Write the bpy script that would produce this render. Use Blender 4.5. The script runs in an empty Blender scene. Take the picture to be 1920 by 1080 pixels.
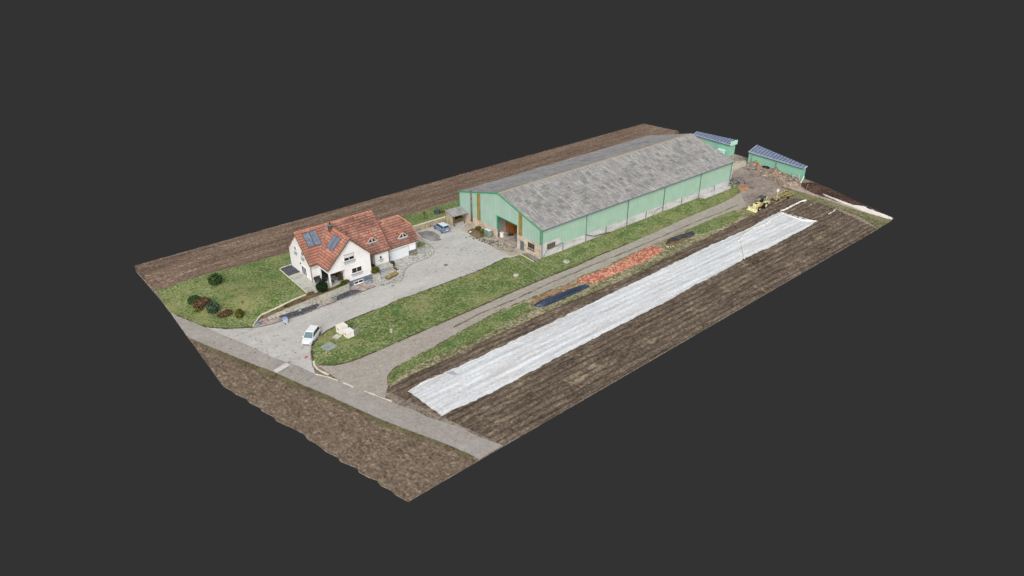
import bpy, bmesh, math, random
import numpy as np
from mathutils import Vector, geometry
random.seed(7); np.random.seed(7)
S = bpy.context.scene
COL = S.collection
R = math.radians

# ------------------------------------------------------------------ camera
F_PX = 1395.0; YAW = 0.872141252; PITCH = 0.503768701
CAM = np.array([-84.3936, -92.3203, 62.7389])
cd = bpy.data.cameras.new('camera'); cam = bpy.data.objects.new('camera', cd); COL.objects.link(cam)
cam.location = CAM; cam.rotation_euler = (math.pi/2-PITCH, 0, YAW-math.pi/2)
cd.sensor_width = 36; cd.lens = 36*F_PX/1920; cd.clip_end = 2000; cd.clip_start = 1
S.camera = cam
# ------------------------------------------------------------------ world: soft overcast sky above, plain dark grey studio void below the horizon
EXPO = 0.0
W = bpy.data.worlds.new('World'); S.world = W; W.use_nodes = True
nt = W.node_tree; nt.nodes.clear(); N = nt.nodes.new; L = nt.links.new
out = N('ShaderNodeOutputWorld'); bgs = N('ShaderNodeBackground'); bgv = N('ShaderNodeBackground'); mx = N('ShaderNodeMixShader')
sky = N('ShaderNodeTexSky'); sky.sky_type = 'NISHITA'; sky.sun_disc = False
SUN_EL = 38; SUN_AZ = 226     # degrees; azimuth counter-clockwise from +X of the direction TO the sun
sky.sun_elevation = R(SUN_EL); sky.sun_rotation = R(90-SUN_AZ)
sky.air_density = 1.6; sky.dust_density = 5.0; sky.ozone_density = 1.0
hs = N('ShaderNodeHueSaturation'); hs.inputs['Saturation'].default_value = 0.22
L(sky.outputs[0], hs.inputs['Color']); L(hs.outputs[0], bgs.inputs[0]); bgs.inputs[1].default_value = 0.125
bgv.inputs[0].default_value = (0.0331, 0.0331, 0.0331, 1); bgv.inputs[1].default_value = 1/2**EXPO
tc = N('ShaderNodeTexCoord'); sx = N('ShaderNodeSeparateXYZ'); mr = N('ShaderNodeMapRange')
mr.inputs['From Min'].default_value = -0.01; mr.inputs['From Max'].default_value = 0.02
L(tc.outputs['Generated'], sx.inputs[0]); L(sx.outputs['Z'], mr.inputs['Value']); L(mr.outputs[0], mx.inputs[0])
L(bgv.outputs[0], mx.inputs[1]); L(bgs.outputs[0], mx.inputs[2]); L(mx.outputs[0], out.inputs[0])
sd = bpy.data.lights.new('sun', 'SUN'); sun = bpy.data.objects.new('sun', sd); COL.objects.link(sun)
sd.energy = 1.4; sd.angle = R(35); sd.color = (1.0, 0.985, 0.965)
el, az = R(SUN_EL), R(SUN_AZ)
sun.rotation_euler = Vector((math.cos(el)*math.cos(az), math.cos(el)*math.sin(az), math.sin(el))).to_track_quat('Z', 'Y').to_euler()
S.view_settings.view_transform = 'Standard'; S.view_settings.look = 'None'
S.view_settings.exposure = EXPO; S.view_settings.gamma = 1

# ------------------------------------------------------------------ helpers
_fw = np.array([math.cos(PITCH)*math.cos(YAW), math.cos(PITCH)*math.sin(YAW), -math.sin(PITCH)])
_r = np.cross(_fw, [0, 0, 1]); _r /= np.linalg.norm(_r); _u = np.cross(_r, _fw)
def at(x, y, z=0.0):           # survey: a point seen in the photograph -> its place on the plane at height z
    d = _fw+_r*(x-960)/F_PX-_u*(y-540)/F_PX
    return CAM+d*((z-CAM[2])/d[2])
def at_h(x, y, h):
    z = 0.5
    for _ in range(12):
        p = at(x, y, z); z = float(h(p[0], p[1]))
    return at(x, y, z)
def P2(pts, z=0.0): return [tuple(at(x, y, z)[:2]) for x, y in pts]
def P2h(pts, h): return [tuple(at_h(x, y, h)[:2]) for x, y in pts]

def tag(o, label=None, cat=None, group=None, kind=None):
    if label: o['label'] = label
    if cat: o['category'] = cat
    if group: o['group'] = group
    if kind: o['kind'] = kind
    return o
def empty(name, loc, rz=0.0, label=None, cat=None, group=None):
    o = bpy.data.objects.new(name, None); COL.objects.link(o); o.location = loc; o.rotation_euler = (0, 0, rz)
    o.empty_display_size = .5
    return tag(o, label, cat, group)
def vnoise(x, y, seed=0):
    xi = np.floor(x).astype(np.int64); yi = np.floor(y).astype(np.int64); fx = x-xi; fy = y-yi
    fx = fx*fx*(3-2*fx); fy = fy*fy*(3-2*fy)
    def h(a, b):
        n = (a*374761393+b*668265263+seed*1442695041) & 0xffffffff
        n = ((n ^ (n >> 13))*1274126177) & 0xffffffff
        return ((n ^ (n >> 16)) & 0xffff)/65535.0
    return (h(xi, yi)*(1-fx)+h(xi+1, yi)*fx)*(1-fy)+(h(xi, yi+1)*(1-fx)+h(xi+1, yi+1)*fx)*fy
def fbm(x, y, seed=0, o=3):
    s = 0; a = .5
    for i in range(o): s = s+a*vnoise(x*2**i, y*2**i, seed+i); a *= .5
    return s/(1-.5**o)

class MB:
    def __init__(s): s.v = []; s.f = []; s.uv = {}
    def add(s, vs, fs, uvs=None):
        n = len(s.v); s.v += [tuple(map(float, p)) for p in vs]
        for i, f in enumerate(fs):
            if uvs: s.uv[len(s.f)] = uvs[i]
            s.f.append([n+k for k in f])
        return s
    def box(s, x0, x1, y0, y1, z0, z1):
        return s.add([(x0,y0,z0),(x1,y0,z0),(x1,y1,z0),(x0,y1,z0),(x0,y0,z1),(x1,y0,z1),(x1,y1,z1),(x0,y1,z1)],
              [(3,2,1,0),(4,5,6,7),(0,1,5,4),(1,2,6,5),(2,3,7,6),(3,0,4,7)])
    def obox(s, c, h, rz=0, rx=0):
        ca, sa = math.cos(rz), math.sin(rz); cb, sb = math.cos(rx), math.sin(rx); vs = []
        for sz in (-1,1):
            for q in ((-1,-1),(1,-1),(1,1),(-1,1)):
                x, y, z = q[0]*h[0], q[1]*h[1], sz*h[2]
                x, z = x*cb+z*sb, -x*sb+z*cb
                vs.append((c[0]+x*ca-y*sa, c[1]+x*sa+y*ca, c[2]+z))
        return s.add(vs, [(3,2,1,0),(4,5,6,7),(0,1,5,4),(1,2,6,5),(2,3,7,6),(3,0,4,7)])
    def beam(s, a, b, w, h):
        a = Vector(a); b = Vector(b); d = (b-a).normalized()
        up = Vector((0,0,1)) if abs(d.z) < .95 else Vector((1,0,0))
        sd = d.cross(up).normalized()*w/2; u = sd.cross(d).normalized()*h/2
        vs = [a-sd-u, a+sd-u, a+sd+u, a-sd+u, b-sd-u, b+sd-u, b+sd+u, b-sd+u]
        return s.add(vs, [(0,1,2,3),(7,6,5,4),(4,5,1,0),(5,6,2,1),(6,7,3,2),(7,4,0,3)])
    def tube(s, pts, r, n=6):
        pts = [Vector(p) for p in pts]; rings = []
        for i, p in enumerate(pts):
            d = (pts[min(i+1, len(pts)-1)]-pts[max(i-1, 0)]).normalized()
            up = Vector((0,0,1)) if abs(d.z) < .95 else Vector((1,0,0))
            a = d.cross(up).normalized(); b = a.cross(d)
            rr = r[i] if isinstance(r, (list, tuple)) else r
            rings.append([p+(a*math.cos(t*2*math.pi/n)+b*math.sin(t*2*math.pi/n))*rr for t in range(n)])
        vs = [q for g in rings for q in g]; fs = []
        for i in range(len(pts)-1):
            for t in range(n): fs.append((i*n+t, i*n+(t+1)%n, (i+1)*n+(t+1)%n, (i+1)*n+t))
        fs.append(tuple(range(n))[::-1]); fs.append(tuple((len(pts)-1)*n+t for t in range(n)))
        return s.add(vs, fs)
    def cyl(s, c, r, h, n=16, r2=None): return s.tube([c, (c[0], c[1], c[2]+h)], [r, r if r2 is None else r2], n)
    def prism(s, poly, axis, a, b):     # poly in the other two coordinates, extruded along axis from a to b
        def m(p, t): return (t,p[0],p[1]) if axis == 'x' else ((p[0],t,p[1]) if axis == 'y' else (p[0],p[1],t))
        n = len(poly)
        fs = [tuple(range(n))[::-1], tuple(range(n, 2*n))]+[(i,(i+1)%n,n+(i+1)%n,n+i) for i in range(n)]
        return s.add([m(p, a) for p in poly]+[m(p, b) for p in poly], fs)
    def rock(s, c, r, sq=.7, seed=0, sub=1):
        bm = bmesh.new(); bmesh.ops.create_icosphere(bm, subdivisions=sub, radius=1); rd = random.Random(seed)
        vs = []
        for v in bm.verts:
            k = r*rd.uniform(.72, 1.15); vs.append((c[0]+v.co.x*k, c[1]+v.co.y*k, c[2]+v.co.z*k*sq))
        fs = [[q.index for q in f.verts] for f in bm.faces]; bm.free()
        return s.add(vs, fs)
    def build(s, name, mat, parent=None, smooth=False, world=True, noflip=False):
        me = bpy.data.meshes.new(name); me.from_pydata(s.v, [], s.f)
        if s.uv:
            ul = me.uv_layers.new(name='uv')
            for p in me.polygons:
                q = s.uv.get(p.index)
                if q:
                    for k, li in enumerate(p.loop_indices): ul.data[li].uv = q[k]
        if not noflip:
            bm = bmesh.new(); bm.from_mesh(me); bmesh.ops.recalc_face_normals(bm, faces=bm.faces); bm.to_mesh(me); bm.free()
        me.materials.append(mat)
        if smooth:
            for p in me.polygons: p.use_smooth = True
        o = bpy.data.objects.new(name, me); COL.objects.link(o)
        if parent:
            o.parent = parent
            if world:
                top = parent
                off = Vector(parent.location)
                if parent.parent: off = Vector((0,0,0)) if parent.type == 'MESH' else off
                o.location = -off
        return o
def settle(o, loc):      # move a lone mesh's origin to its base
    o.data.transform(__import__('mathutils').Matrix.Translation(-Vector(loc))); o.location = loc; return o

# ------------------------------------------------------------------ materials
def s2l(c):
    c = c/255.0
    return c/12.92 if c <= .04045 else ((c+.055)/1.055)**2.4
def rgb(t, k=1.0): return (s2l(t[0])*k, s2l(t[1])*k, s2l(t[2])*k, 1)
def base_mat(name, rough=.9, spec=.2):
    m = bpy.data.materials.new(name); m.use_nodes = True; b = m.node_tree.nodes['Principled BSDF']
    b.inputs['Roughness'].default_value = rough; b.inputs['Specular IOR Level'].default_value = spec
    return m, m.node_tree, b
def mk(name, cols, layers, rough=.92, spec=.15, bump=0.0, lo=.3, hi=.7, coord='pos', metal=0, bdist=.05, rotz=0.0, k=.62):
    """colour ramp over a weighted sum of noises; layers = [(sx, sy, sz, weight, detail)]; cols = sRGB triples"""
    m, nt, b = base_mat(name, rough, spec); N = nt.nodes.new; L = nt.links.new; b.inputs['Metallic'].default_value = metal
    if coord == 'pos': src = N('ShaderNodeNewGeometry').outputs['Position']
    elif coord == 'uv': src = N('ShaderNodeTexCoord').outputs['UV']
    else: src = N('ShaderNodeTexCoord').outputs['Object']
    if rotz:
        vr = N('ShaderNodeVectorRotate'); vr.inputs['Angle'].default_value = rotz; L(src, vr.inputs['Vector']); src = vr.outputs[0]
    layers = [tuple(q*.62 if q > 3.5 else q for q in l[:3])+tuple(l[3:]) for l in layers]
    if len(layers) > 2: lo, hi = .5-(.5-lo)*k, .5+(hi-.5)*k
    acc = None; tot = sum(l[3] for l in layers)
    for i, l in enumerate(layers):
        mp = N('ShaderNodeVectorMath'); mp.operation = 'MULTIPLY_ADD'; mp.inputs[1].default_value = l[:3]; mp.inputs[2].default_value = (i*17.3, i*5.1, i*3.7)
        L(src, mp.inputs[0]); nz = N('ShaderNodeTexNoise'); nz.inputs['Scale'].default_value = 1; nz.inputs['Detail'].default_value = l[4]; nz.inputs['Roughness'].default_value = .6
        L(mp.outputs[0], nz.inputs['Vector'])
        ma = N('ShaderNodeMath'); ma.operation = 'MULTIPLY_ADD'; ma.inputs[1].default_value = l[3]/tot
        L(nz.outputs['Fac'], ma.inputs[0])
        if acc is None: ma.inputs[2].default_value = 0
        else: L(acc, ma.inputs[2])
        acc = ma.outputs[0]
    rp = N('ShaderNodeValToRGB'); cr = rp.color_ramp; n = len(cols)
    while len(cr.elements) < n: cr.elements.new(.5)
    for i, c in enumerate(cols):
        cr.elements[i].position = lo+(hi-lo)*i/max(1, n-1); cr.elements[i].color = rgb(c)
    L(acc, rp.inputs[0]); L(rp.outputs[0], b.inputs['Base Color'])
    if bump:
        bp = N('ShaderNodeBump'); bp.inputs['Strength'].default_value = bump; bp.inputs['Distance'].default_value = bdist
        L(acc, bp.inputs['Height']); L(bp.outputs[0], b.inputs['Normal'])
    return m
def plain(name, c, rough=.7, spec=.3, metal=0, var=.06, sc=2.0, coord='obj'):
    a = tuple(max(0, x*(1-var)) for x in c); d = tuple(min(255, x*(1+var)) for x in c)
    return mk(name, [a, c, d], [(sc, sc, sc, 1, 4), (sc*5, sc*5, sc*5, .5, 2)], rough, spec, 0, .35, .65, coord, metal)
def mixby(m, col, layers, lo, hi, coord='pos'):
    """lay a second colour over material m where a noise sum is high (stains, dry patches)"""
    nt = m.node_tree; N = nt.nodes.new; L = nt.links.new; b = nt.nodes['Principled BSDF']
    old = b.inputs['Base Color'].links[0].from_socket
    src = N('ShaderNodeNewGeometry').outputs['Position'] if coord == 'pos' else N('ShaderNodeTexCoord').outputs['UV' if coord == 'uv' else 'Object']
    acc = None; tot = sum(l[3] for l in layers)
    for i, l in enumerate(layers):
        mp = N('ShaderNodeVectorMath'); mp.operation = 'MULTIPLY_ADD'; mp.inputs[1].default_value = l[:3]; mp.inputs[2].default_value = (91+i*7.3, 33+i*5.1, i*3.7)
        L(src, mp.inputs[0]); nz = N('ShaderNodeTexNoise'); nz.inputs['Scale'].default_value = 1; nz.inputs['Detail'].default_value = l[4]
        L(mp.outputs[0], nz.inputs['Vector']); ma = N('ShaderNodeMath'); ma.operation = 'MULTIPLY_ADD'; ma.inputs[1].default_value = l[3]/tot
        L(nz.outputs['Fac'], ma.inputs[0])
        if acc is None: ma.inputs[2].default_value = 0
        else: L(acc, ma.inputs[2])
        acc = ma.outputs[0]
    mr = N('ShaderNodeMapRange'); mr.inputs['From Min'].default_value = lo; mr.inputs['From Max'].default_value = hi; L(acc, mr.inputs['Value'])
    mi = N('ShaderNodeMix'); mi.data_type = 'RGBA'; L(mr.outputs[0], mi.inputs['Factor']); L(old, mi.inputs['A'])
    mi.inputs['B'].default_value = rgb(col); L(mi.outputs['Result'], b.inputs['Base Color'])
    return m

FINE = (2.7, 2.7, 2.7, 1.5, 2)
M = {}
M['grass'] = mk('grass', [(58,74,38),(92,112,60),(122,134,86),(160,163,122)], [(.25,.25,.25,.6,4),(1.1,1.1,1.1,.45,3),(3.1,3.1,3.1,1.6,2),(9,9,9,.8,1)], bump=.6, lo=.33, hi=.66)
mixby(M['grass'], (150,144,100), [(.13,.13,.13,1.3,3),(1.7,1.7,1.7,.6,3),(3,3,3,.5,1)], .51, .66)
mixby(M['grass'], (72,104,52), [(.18,.3,.2,1,3),(2.3,2.3,2.3,.4,2)], .54, .68)
M['verge'] = mk('verge', [(84,86,58),(120,120,88),(160,150,122),(190,180,152)], [(.2,.5,.5,1.2,4),(1.1,1.6,1.1,.9,3),FINE,(9,9,9,.4,1)], bump=.6, lo=.36, hi=.66)
M['margin'] = mk('margin', [(84,84,58),(108,112,72),(128,124,96),(150,140,118)], [(.5,.1,.5,1,3),(1.5,1.5,1,1,3),FINE], lo=.36, hi=.64, bump=.4)
M['soil_right'] = mk('soil_right', [(52,43,37),(88,76,65),(112,99,87),(150,137,120)], [(.12,1.3,.3,1.2,3),(.55,3.2,1,1.1,2),(2.4,3.0,3,1.5,2),(.12,.12,.1,.4,2)], bump=.6, lo=.34, hi=.67, k=.8)
mixby(M['soil_right'], (162,148,122), [(.2,.3,.3,1,3),(1.3,1.8,2,.6,2)], .56, .72)
M['soil_left'] = mk('soil_left', [(68,58,49),(104,90,77),(132,116,100),(174,158,138)], [(.3,.3,.3,.5,3),(1.6,.8,1.5,1.2,3),(3.4,2.4,3,2.2,2),(5,5,5,1.2,1)], bump=.3, lo=.35, hi=.66, k=1.05)
M['soil_back'] = mk('soil_back', [(70,56,48),(102,84,72),(126,108,94),(158,140,122)], [(.06,.9,.3,1.3,3),(.5,2.2,1,1,3),(2.0,3,3,1.9,2),(.05,.05,.1,.3,2)], bump=.5, lo=.34, hi=.66, k=.85)
M['soil_dark'] = mk('soil_dark', [(44,33,29),(66,50,43),(88,66,56),(118,92,80)], [(.3,.3,.3,.8,3),(2,2,2,1,3),FINE], bump=.8, lo=.34, hi=.66)
M['bed'] = mk('bed', [(70,58,42),(104,84,62),(120,112,84),(138,98,80)], [(.5,.5,.5,1,3),(2.5,2.5,2.5,1,2)], bump=.6, lo=.36, hi=.64)
M['dirt'] = mk('dirt', [(98,86,78),(126,114,104),(150,138,126),(166,152,138)], [(.15,.15,.2,1,4),(1,1,1,.8,3),FINE], bump=.4, lo=.34, hi=.66)
mixby(M['dirt'], (150,104,84), [(.2,.2,.2,1,3),(2,2,2,.7,2)], .56, .7)
M['road'] = mk('road', [(134,128,122),(156,150,144),(168,162,156),(180,175,170)], [(.15,.15,.15,.8,4),(1.2,1.2,1.2,.6,3),(5,5,5,1,2)], bump=.15, lo=.33, hi=.67, k=1)
M['track'] = mk('track', [(134,126,114),(158,150,140),(174,167,158),(188,182,174)], [(.2,.3,.3,.4,3),(.8,1.5,1,.6,3),(5,5,5,1.3,2)], bump=.1, lo=.33, hi=.67, k=1.35)
M['paving'] = mk('paving', [(164,161,156),(184,181,177),(194,192,188),(206,204,200)], [(.1,.25,.3,1,4),(.9,1.8,1,.7,3),(5,5,5,.9,2)], bump=.05, lo=.32, hi=.68, k=.9)
mixby(M['paving'], (128,120,112), [(.5,.5,.5,1,4),(2.4,2.4,2.4,.8,2)], .60, .70)
M['apron'] = mk('apron', [(140,128,116),(168,158,146),(182,172,160),(196,186,172)], [(.2,.2,.3,1,4),(1.4,1.4,1,1,3),(5,5,5,.7,2)], bump=.2, lo=.34, hi=.66)
mixby(M['apron'], (104,94,88), [(.35,.35,.5,1,3),(2.4,2.4,2.4,.9,2)], .55, .66)
M['setts'] = mk('setts', [(140,139,134),(168,168,162),(186,185,179),(204,202,194)], [(.3,.3,.3,.4,3),(4,4,4,1.3,1),(8,8,8,.6,1)], bump=.4, lo=.34, hi=.66)
M['terrace'] = mk('terrace', [(150,148,140),(176,174,166),(192,190,182),(202,200,192)], [(.8,.8,.8,1,3),(3,3,3,.8,1)], bump=.1, lo=.34, hi=.66)
M['slate'] = mk('slate', [(60,62,68),(82,84,92),(104,106,114)], [(.8,.8,.8,.5,3),(5,5,5,1.3,1)], bump=.5, lo=.36, hi=.64)
M['pinkgravel'] = mk('pinkgravel', [(118,100,94),(160,146,140),(182,168,162),(196,186,180)], [(.6,.6,.6,1,3),(5,5,5,1.3,1)], bump=.4, lo=.36, hi=.64)
M['asphaltdark'] = mk('asphaltdark', [(112,110,110),(136,134,133),(168,164,160)], [(.4,.4,.4,1,3),(4,4,4,.8,2)], lo=.36, hi=.64)
M['fleece'] = mk('fleece', [(188,189,191),(206,209,212),(219,222,225),(236,238,241)], [(.05,1.1,.3,1.6,3),(.4,3.0,1,.9,3),(2.5,4,3,.9,2)], rough=.7, bump=.35, lo=.33, hi=.67)
mixby(M['fleece'], (196,186,180), [(.08,.5,.3,1,3),(1.5,2.5,2,.7,2)], .52, .70)
M['whitecloth'] = plain('whitecloth', (232,230,222), .8, .2, 0, .05, 3)
M['chips'] = mk('chips', [(150,92,74),(184,114,92),(200,138,116),(216,186,164)], [(.5,.5,.5,.7,3),(4,4,4,1.4,1),(9,9,9,.6,1)], bump=.6, lo=.35, hi=.65)
M['chipbits'] = mk('chipbits', [(150,94,76),(188,120,98),(214,172,148)], [(2,2,2,1,1)], lo=.38, hi=.62)
M['kerb'] = plain('kerb', (214,208,190), .85, .2, 0, .1, 3)
M['kerb_dull'] = plain('kerb_dull', (150,146,138), .9, .2, 0, .12, 3)
M['stonewall'] = mk('stonewall', [(140,137,124),(166,163,150),(182,180,168),(200,198,188)], [(.6,.6,.6,.7,3),(5,5,3,1,1)], bump=.5, lo=.34, hi=.66)
M['oldwall'] = mk('oldwall', [(124,112,88),(156,142,116),(176,162,136),(190,180,160)], [(.3,.3,.3,.8,3),(2,2,.5,1,3),(5,5,5,.6,1)], bump=.3, lo=.34, hi=.66)
M['render_white'] = mk('render_white', [(220,217,217),(232,229,229),(239,237,237),(243,241,241)], [(.5,.5,.35,1,3),(4,4,4,.6,3)], bump=.05, lo=.3, hi=.7)
M['plinth'] = mk('plinth', [(92,102,116),(108,119,134),(120,130,144)], [(1,1,1,1,3),(6,6,6,.5,2)], lo=.34, hi=.66)
M['white_frame'] = plain('white_frame', (238,238,238), .45, .4, 0, .02)
M['beige'] = plain('beige', (216,208,196), .8, .2, 0, .04)
M['glass'] = plain('glass', (30,32,34), .12, .6, 0, .2, 3)
M['carglass'] = plain('carglass', (40,52,58), .12, .6, 0, .15, 2)
M['windshield'] = plain('windshield', (104,128,134), .15, .6, 0, .1, 1)
M['darkgrey'] = plain('darkgrey', (62,64,70), .6, .3, 0, .15, 3)
M['black'] = plain('black', (34,34,36), .7, .3, 0, .2, 3)
M['rubber'] = plain('rubber', (38,37,36), .85, .2, 0, .15, 5)
M['steel'] = plain('steel', (134,144,150), .5, .5, .3, .1, 2)
M['pipe'] = plain('pipe', (112,124,128), .55, .4, .2, .12, 1.5)
M['flowerbox'] = plain('flowerbox', (132,146,152), .6, .3, 0, .1, 4)
M['door_brown'] = plain('door_brown', (108,92,80), .6, .3, 0, .12, 3)
M['greentrim'] = plain('greentrim', (52,158,108), .5, .4, 0, .1, 1.5)
M['wood'] = mk('wood', [(92,58,28),(140,90,46),(172,116,64)], [(.6,3.5,.4,1.4,3),(2,2,6,.5,2)], lo=.36, hi=.64)
M['innerwall'] = plain('innerwall', (150,148,146), .85, .2, 0, .1, 1)
M['collector'] = mk('collector', [(96,106,122),(112,122,138),(128,138,152)], [(1.5,1.5,1.5,1,3),(7,7,7,.4,1)], rough=.25, spec=.6, lo=.34, hi=.66, coord='obj')
M['solar'] = mk('solar', [(84,94,120),(98,108,136),(110,120,146)], [(1,1,1,1,3),(6,6,6,.4,1)], rough=.3, spec=.5, lo=.34, hi=.66, coord='obj')
M['solarrail'] = plain('solarrail', (172,182,202), .4, .5, .2, .05)
M['mossglass'] = mk('mossglass', [(106,110,103),(126,129,121),(141,143,136),(152,153,148)], [(1,1,1,1,2),(.8,6,.8,1,2)], rough=.7, lo=.34, hi=.66)
M['yellowstrip'] = mk('yellowstrip', [(122,106,58),(150,132,78),(164,146,92)], [(.5,1,.5,1,3),(1,8,1,.6,1)], rough=.7, lo=.34, hi=.66)
M['masonry'] = mk('masonry', [(172,150,130),(196,176,158),(208,190,174),(214,200,188)], [(.4,.4,.4,1,3),(2.4,2.4,2.4,.7,3),(6,6,6,.5,1)], lo=.34, hi=.66)
mixby(M['masonry'], (134,118,104), [(.4,.6,1.5,1,3),(3,3,3,.6,1)], .57, .7)
M['panelwhite'] = mk('panelwhite', [(172,170,170),(194,192,193),(206,204,206),(214,212,214)], [(.3,.3,1.2,1,3),(2.4,2.4,2.4,.7,3),(6,6,6,.5,1)], lo=.34, hi=.66)
M['caryellow'] = plain('caryellow', (192,178,112), .5, .4, 0, .12, 2)
M['paleyellow'] = plain('paleyellow', (224,217,170), .5, .4, 0, .06, 2)
M['carwhite'] = plain('carwhite', (236,238,240), .22, .5, 0, .01, 1)
M['carwhitepanel'] = plain('carwhitepanel', (226,228,234), .25, .5, 0, .01, 1)
M['carblue'] = plain('carblue', (122,144,172), .25, .5, .15, .04, 1)
M['headlight'] = plain('headlight', (200,206,212), .15, .6, 0, .05, 2)
M['taillight'] = plain('taillight', (150,40,36), .25, .5, 0, .05, 2)
M['trashblue'] = plain('trashblue', (186,200,216), .5, .3, 0, .06, 3)
M['cream'] = mk('cream', [(222,216,202),(238,233,222),(244,241,234)], [(1,1,1,1,3),(5,5,5,.5,1)], lo=.34, hi=.66, coord='obj')
M['greenplastic'] = mk('greenplastic', [(96,118,108),(120,144,132),(140,160,150)], [(1,1,1,1,3)], rough=.5, lo=.36, hi=.64)
M['concrete'] = plain('concrete', (186,184,178), .9, .2, 0, .1, 2)
M['slabconc'] = mk('slabconc', [(132,142,134),(152,162,154),(166,174,166)], [(1.5,1.5,1.5,1,3),(6,6,6,.6,1)], lo=.36, hi=.64)
M['tarp'] = mk('tarp', [(34,42,56),(48,57,74),(68,77,94)], [(.5,2,.5,1.2,3),(3,3,3,.8,1)], rough=.6, spec=.3, bump=.3, lo=.36, hi=.64)
M['boulder'] = mk('boulder', [(100,110,120),(128,140,150),(150,158,166)], [(2,2,2,1,3)], bump=.4, lo=.36, hi=.64)
M['rubble'] = mk('rubble', [(92,84,80),(140,126,114),(168,152,134),(176,138,116)], [(.35,.35,.35,1.3,2),(3,3,3,1.1,1)], bump=.5, lo=.36, hi=.64)
M['rubblepale'] = mk('rubblepale', [(158,150,138),(184,176,164),(206,200,190)], [(1,1,1,1,2)], lo=.38, hi=.62)
M['rubblered'] = mk('rubblered', [(130,96,80),(160,118,98),(186,148,126)], [(1,1,1,1,2)], lo=.38, hi=.62)
M['rubblegrey'] = mk('rubblegrey', [(82,82,92),(106,106,116),(136,134,138)], [(1,1,1,1,2)], lo=.38, hi=.62)
M['straw'] = mk('straw', [(150,134,80),(178,160,100),(196,182,128)], [(2,2,2,1,2)], lo=.38, hi=.62)
M['orange'] = plain('orange', (206,96,62), .6, .3, 0, .08, 3)
M['trunk'] = plain('trunk', (92,76,60), .9, .1, 0, .15, 4)
def leafmat(n, a, b, c): return mk(n, [a, b, c], [(1.3,1.3,1.3,1,3),(6,6,6,.8,1)], rough=.8, spec=.1, lo=.35, hi=.65)
M['leaf_dark'] = leafmat('leaf_dark', (22,36,20), (36,56,28), (56,76,40))
M['leaf_green'] = leafmat('leaf_green', (42,62,34), (66,88,50), (94,114,70))
M['leaf_blue'] = leafmat('leaf_blue', (46,66,50), (72,92,72), (104,122,98))
M['leaf_brown'] = leafmat('leaf_brown', (74,58,42), (106,86,64), (138,116,90))
M['leaf_olive'] = leafmat('leaf_olive', (62,64,26), (92,94,40), (124,122,60))

# corrugated cladding: vertical ribs (real width 0.33 m) along one horizontal axis
def cladding(name, cols, axis):
    m, nt, b = base_mat(name, .6, .3); N = nt.nodes.new; L = nt.links.new
    g = N('ShaderNodeNewGeometry'); sp = N('ShaderNodeSeparateXYZ'); L(g.outputs['Position'], sp.inputs[0])
    mu = N('ShaderNodeMath'); mu.operation = 'MULTIPLY'; mu.inputs[1].default_value = 2*math.pi/.42; L(sp.outputs[axis], mu.inputs[0])
    si = N('ShaderNodeMath'); si.operation = 'SINE'; L(mu.outputs[0], si.inputs[0])
    mr = N('ShaderNodeMapRange'); mr.inputs['From Min'].default_value = -1; mr.inputs['From Max'].default_value = -.3; L(si.outputs[0], mr.inputs['Value'])
    nz = N('ShaderNodeTexNoise'); nz.inputs['Scale'].default_value = .5; nz.inputs['Detail'].default_value = 4; L(g.outputs['Position'], nz.inputs['Vector'])
    rp = N('ShaderNodeValToRGB'); rp.color_ramp.elements[0].position = .35; rp.color_ramp.elements[1].position = .65
    rp.color_ramp.elements[0].color = rgb(cols[0]); rp.color_ramp.elements[1].color = rgb(cols[1]); L(nz.outputs['Fac'], rp.inputs[0])
    mi = N('ShaderNodeMix'); mi.data_type = 'RGBA'; L(mr.outputs[0], mi.inputs['Factor']); mi.inputs['A'].default_value = rgb(cols[2]); L(rp.outputs[0], mi.inputs['B'])
    L(mi.outputs['Result'], b.inputs['Base Color'])
    bp = N('ShaderNodeBump'); bp.inputs['Strength'].default_value = .4; bp.inputs['Distance'].default_value = .03; L(mr.outputs[0], bp.inputs['Height']); L(bp.outputs[0], b.inputs['Normal'])
    return m
M['clad_front'] = cladding('clad_front', [(164,192,178),(174,202,188),(146,176,162)], 1)
M['clad_side'] = cladding('clad_side', [(164,196,178),(174,206,188),(148,180,162)], 0)
M['clad_shed'] = cladding('clad_shed', [(138,190,168),(150,202,180),(124,176,156)], 1)

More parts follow.
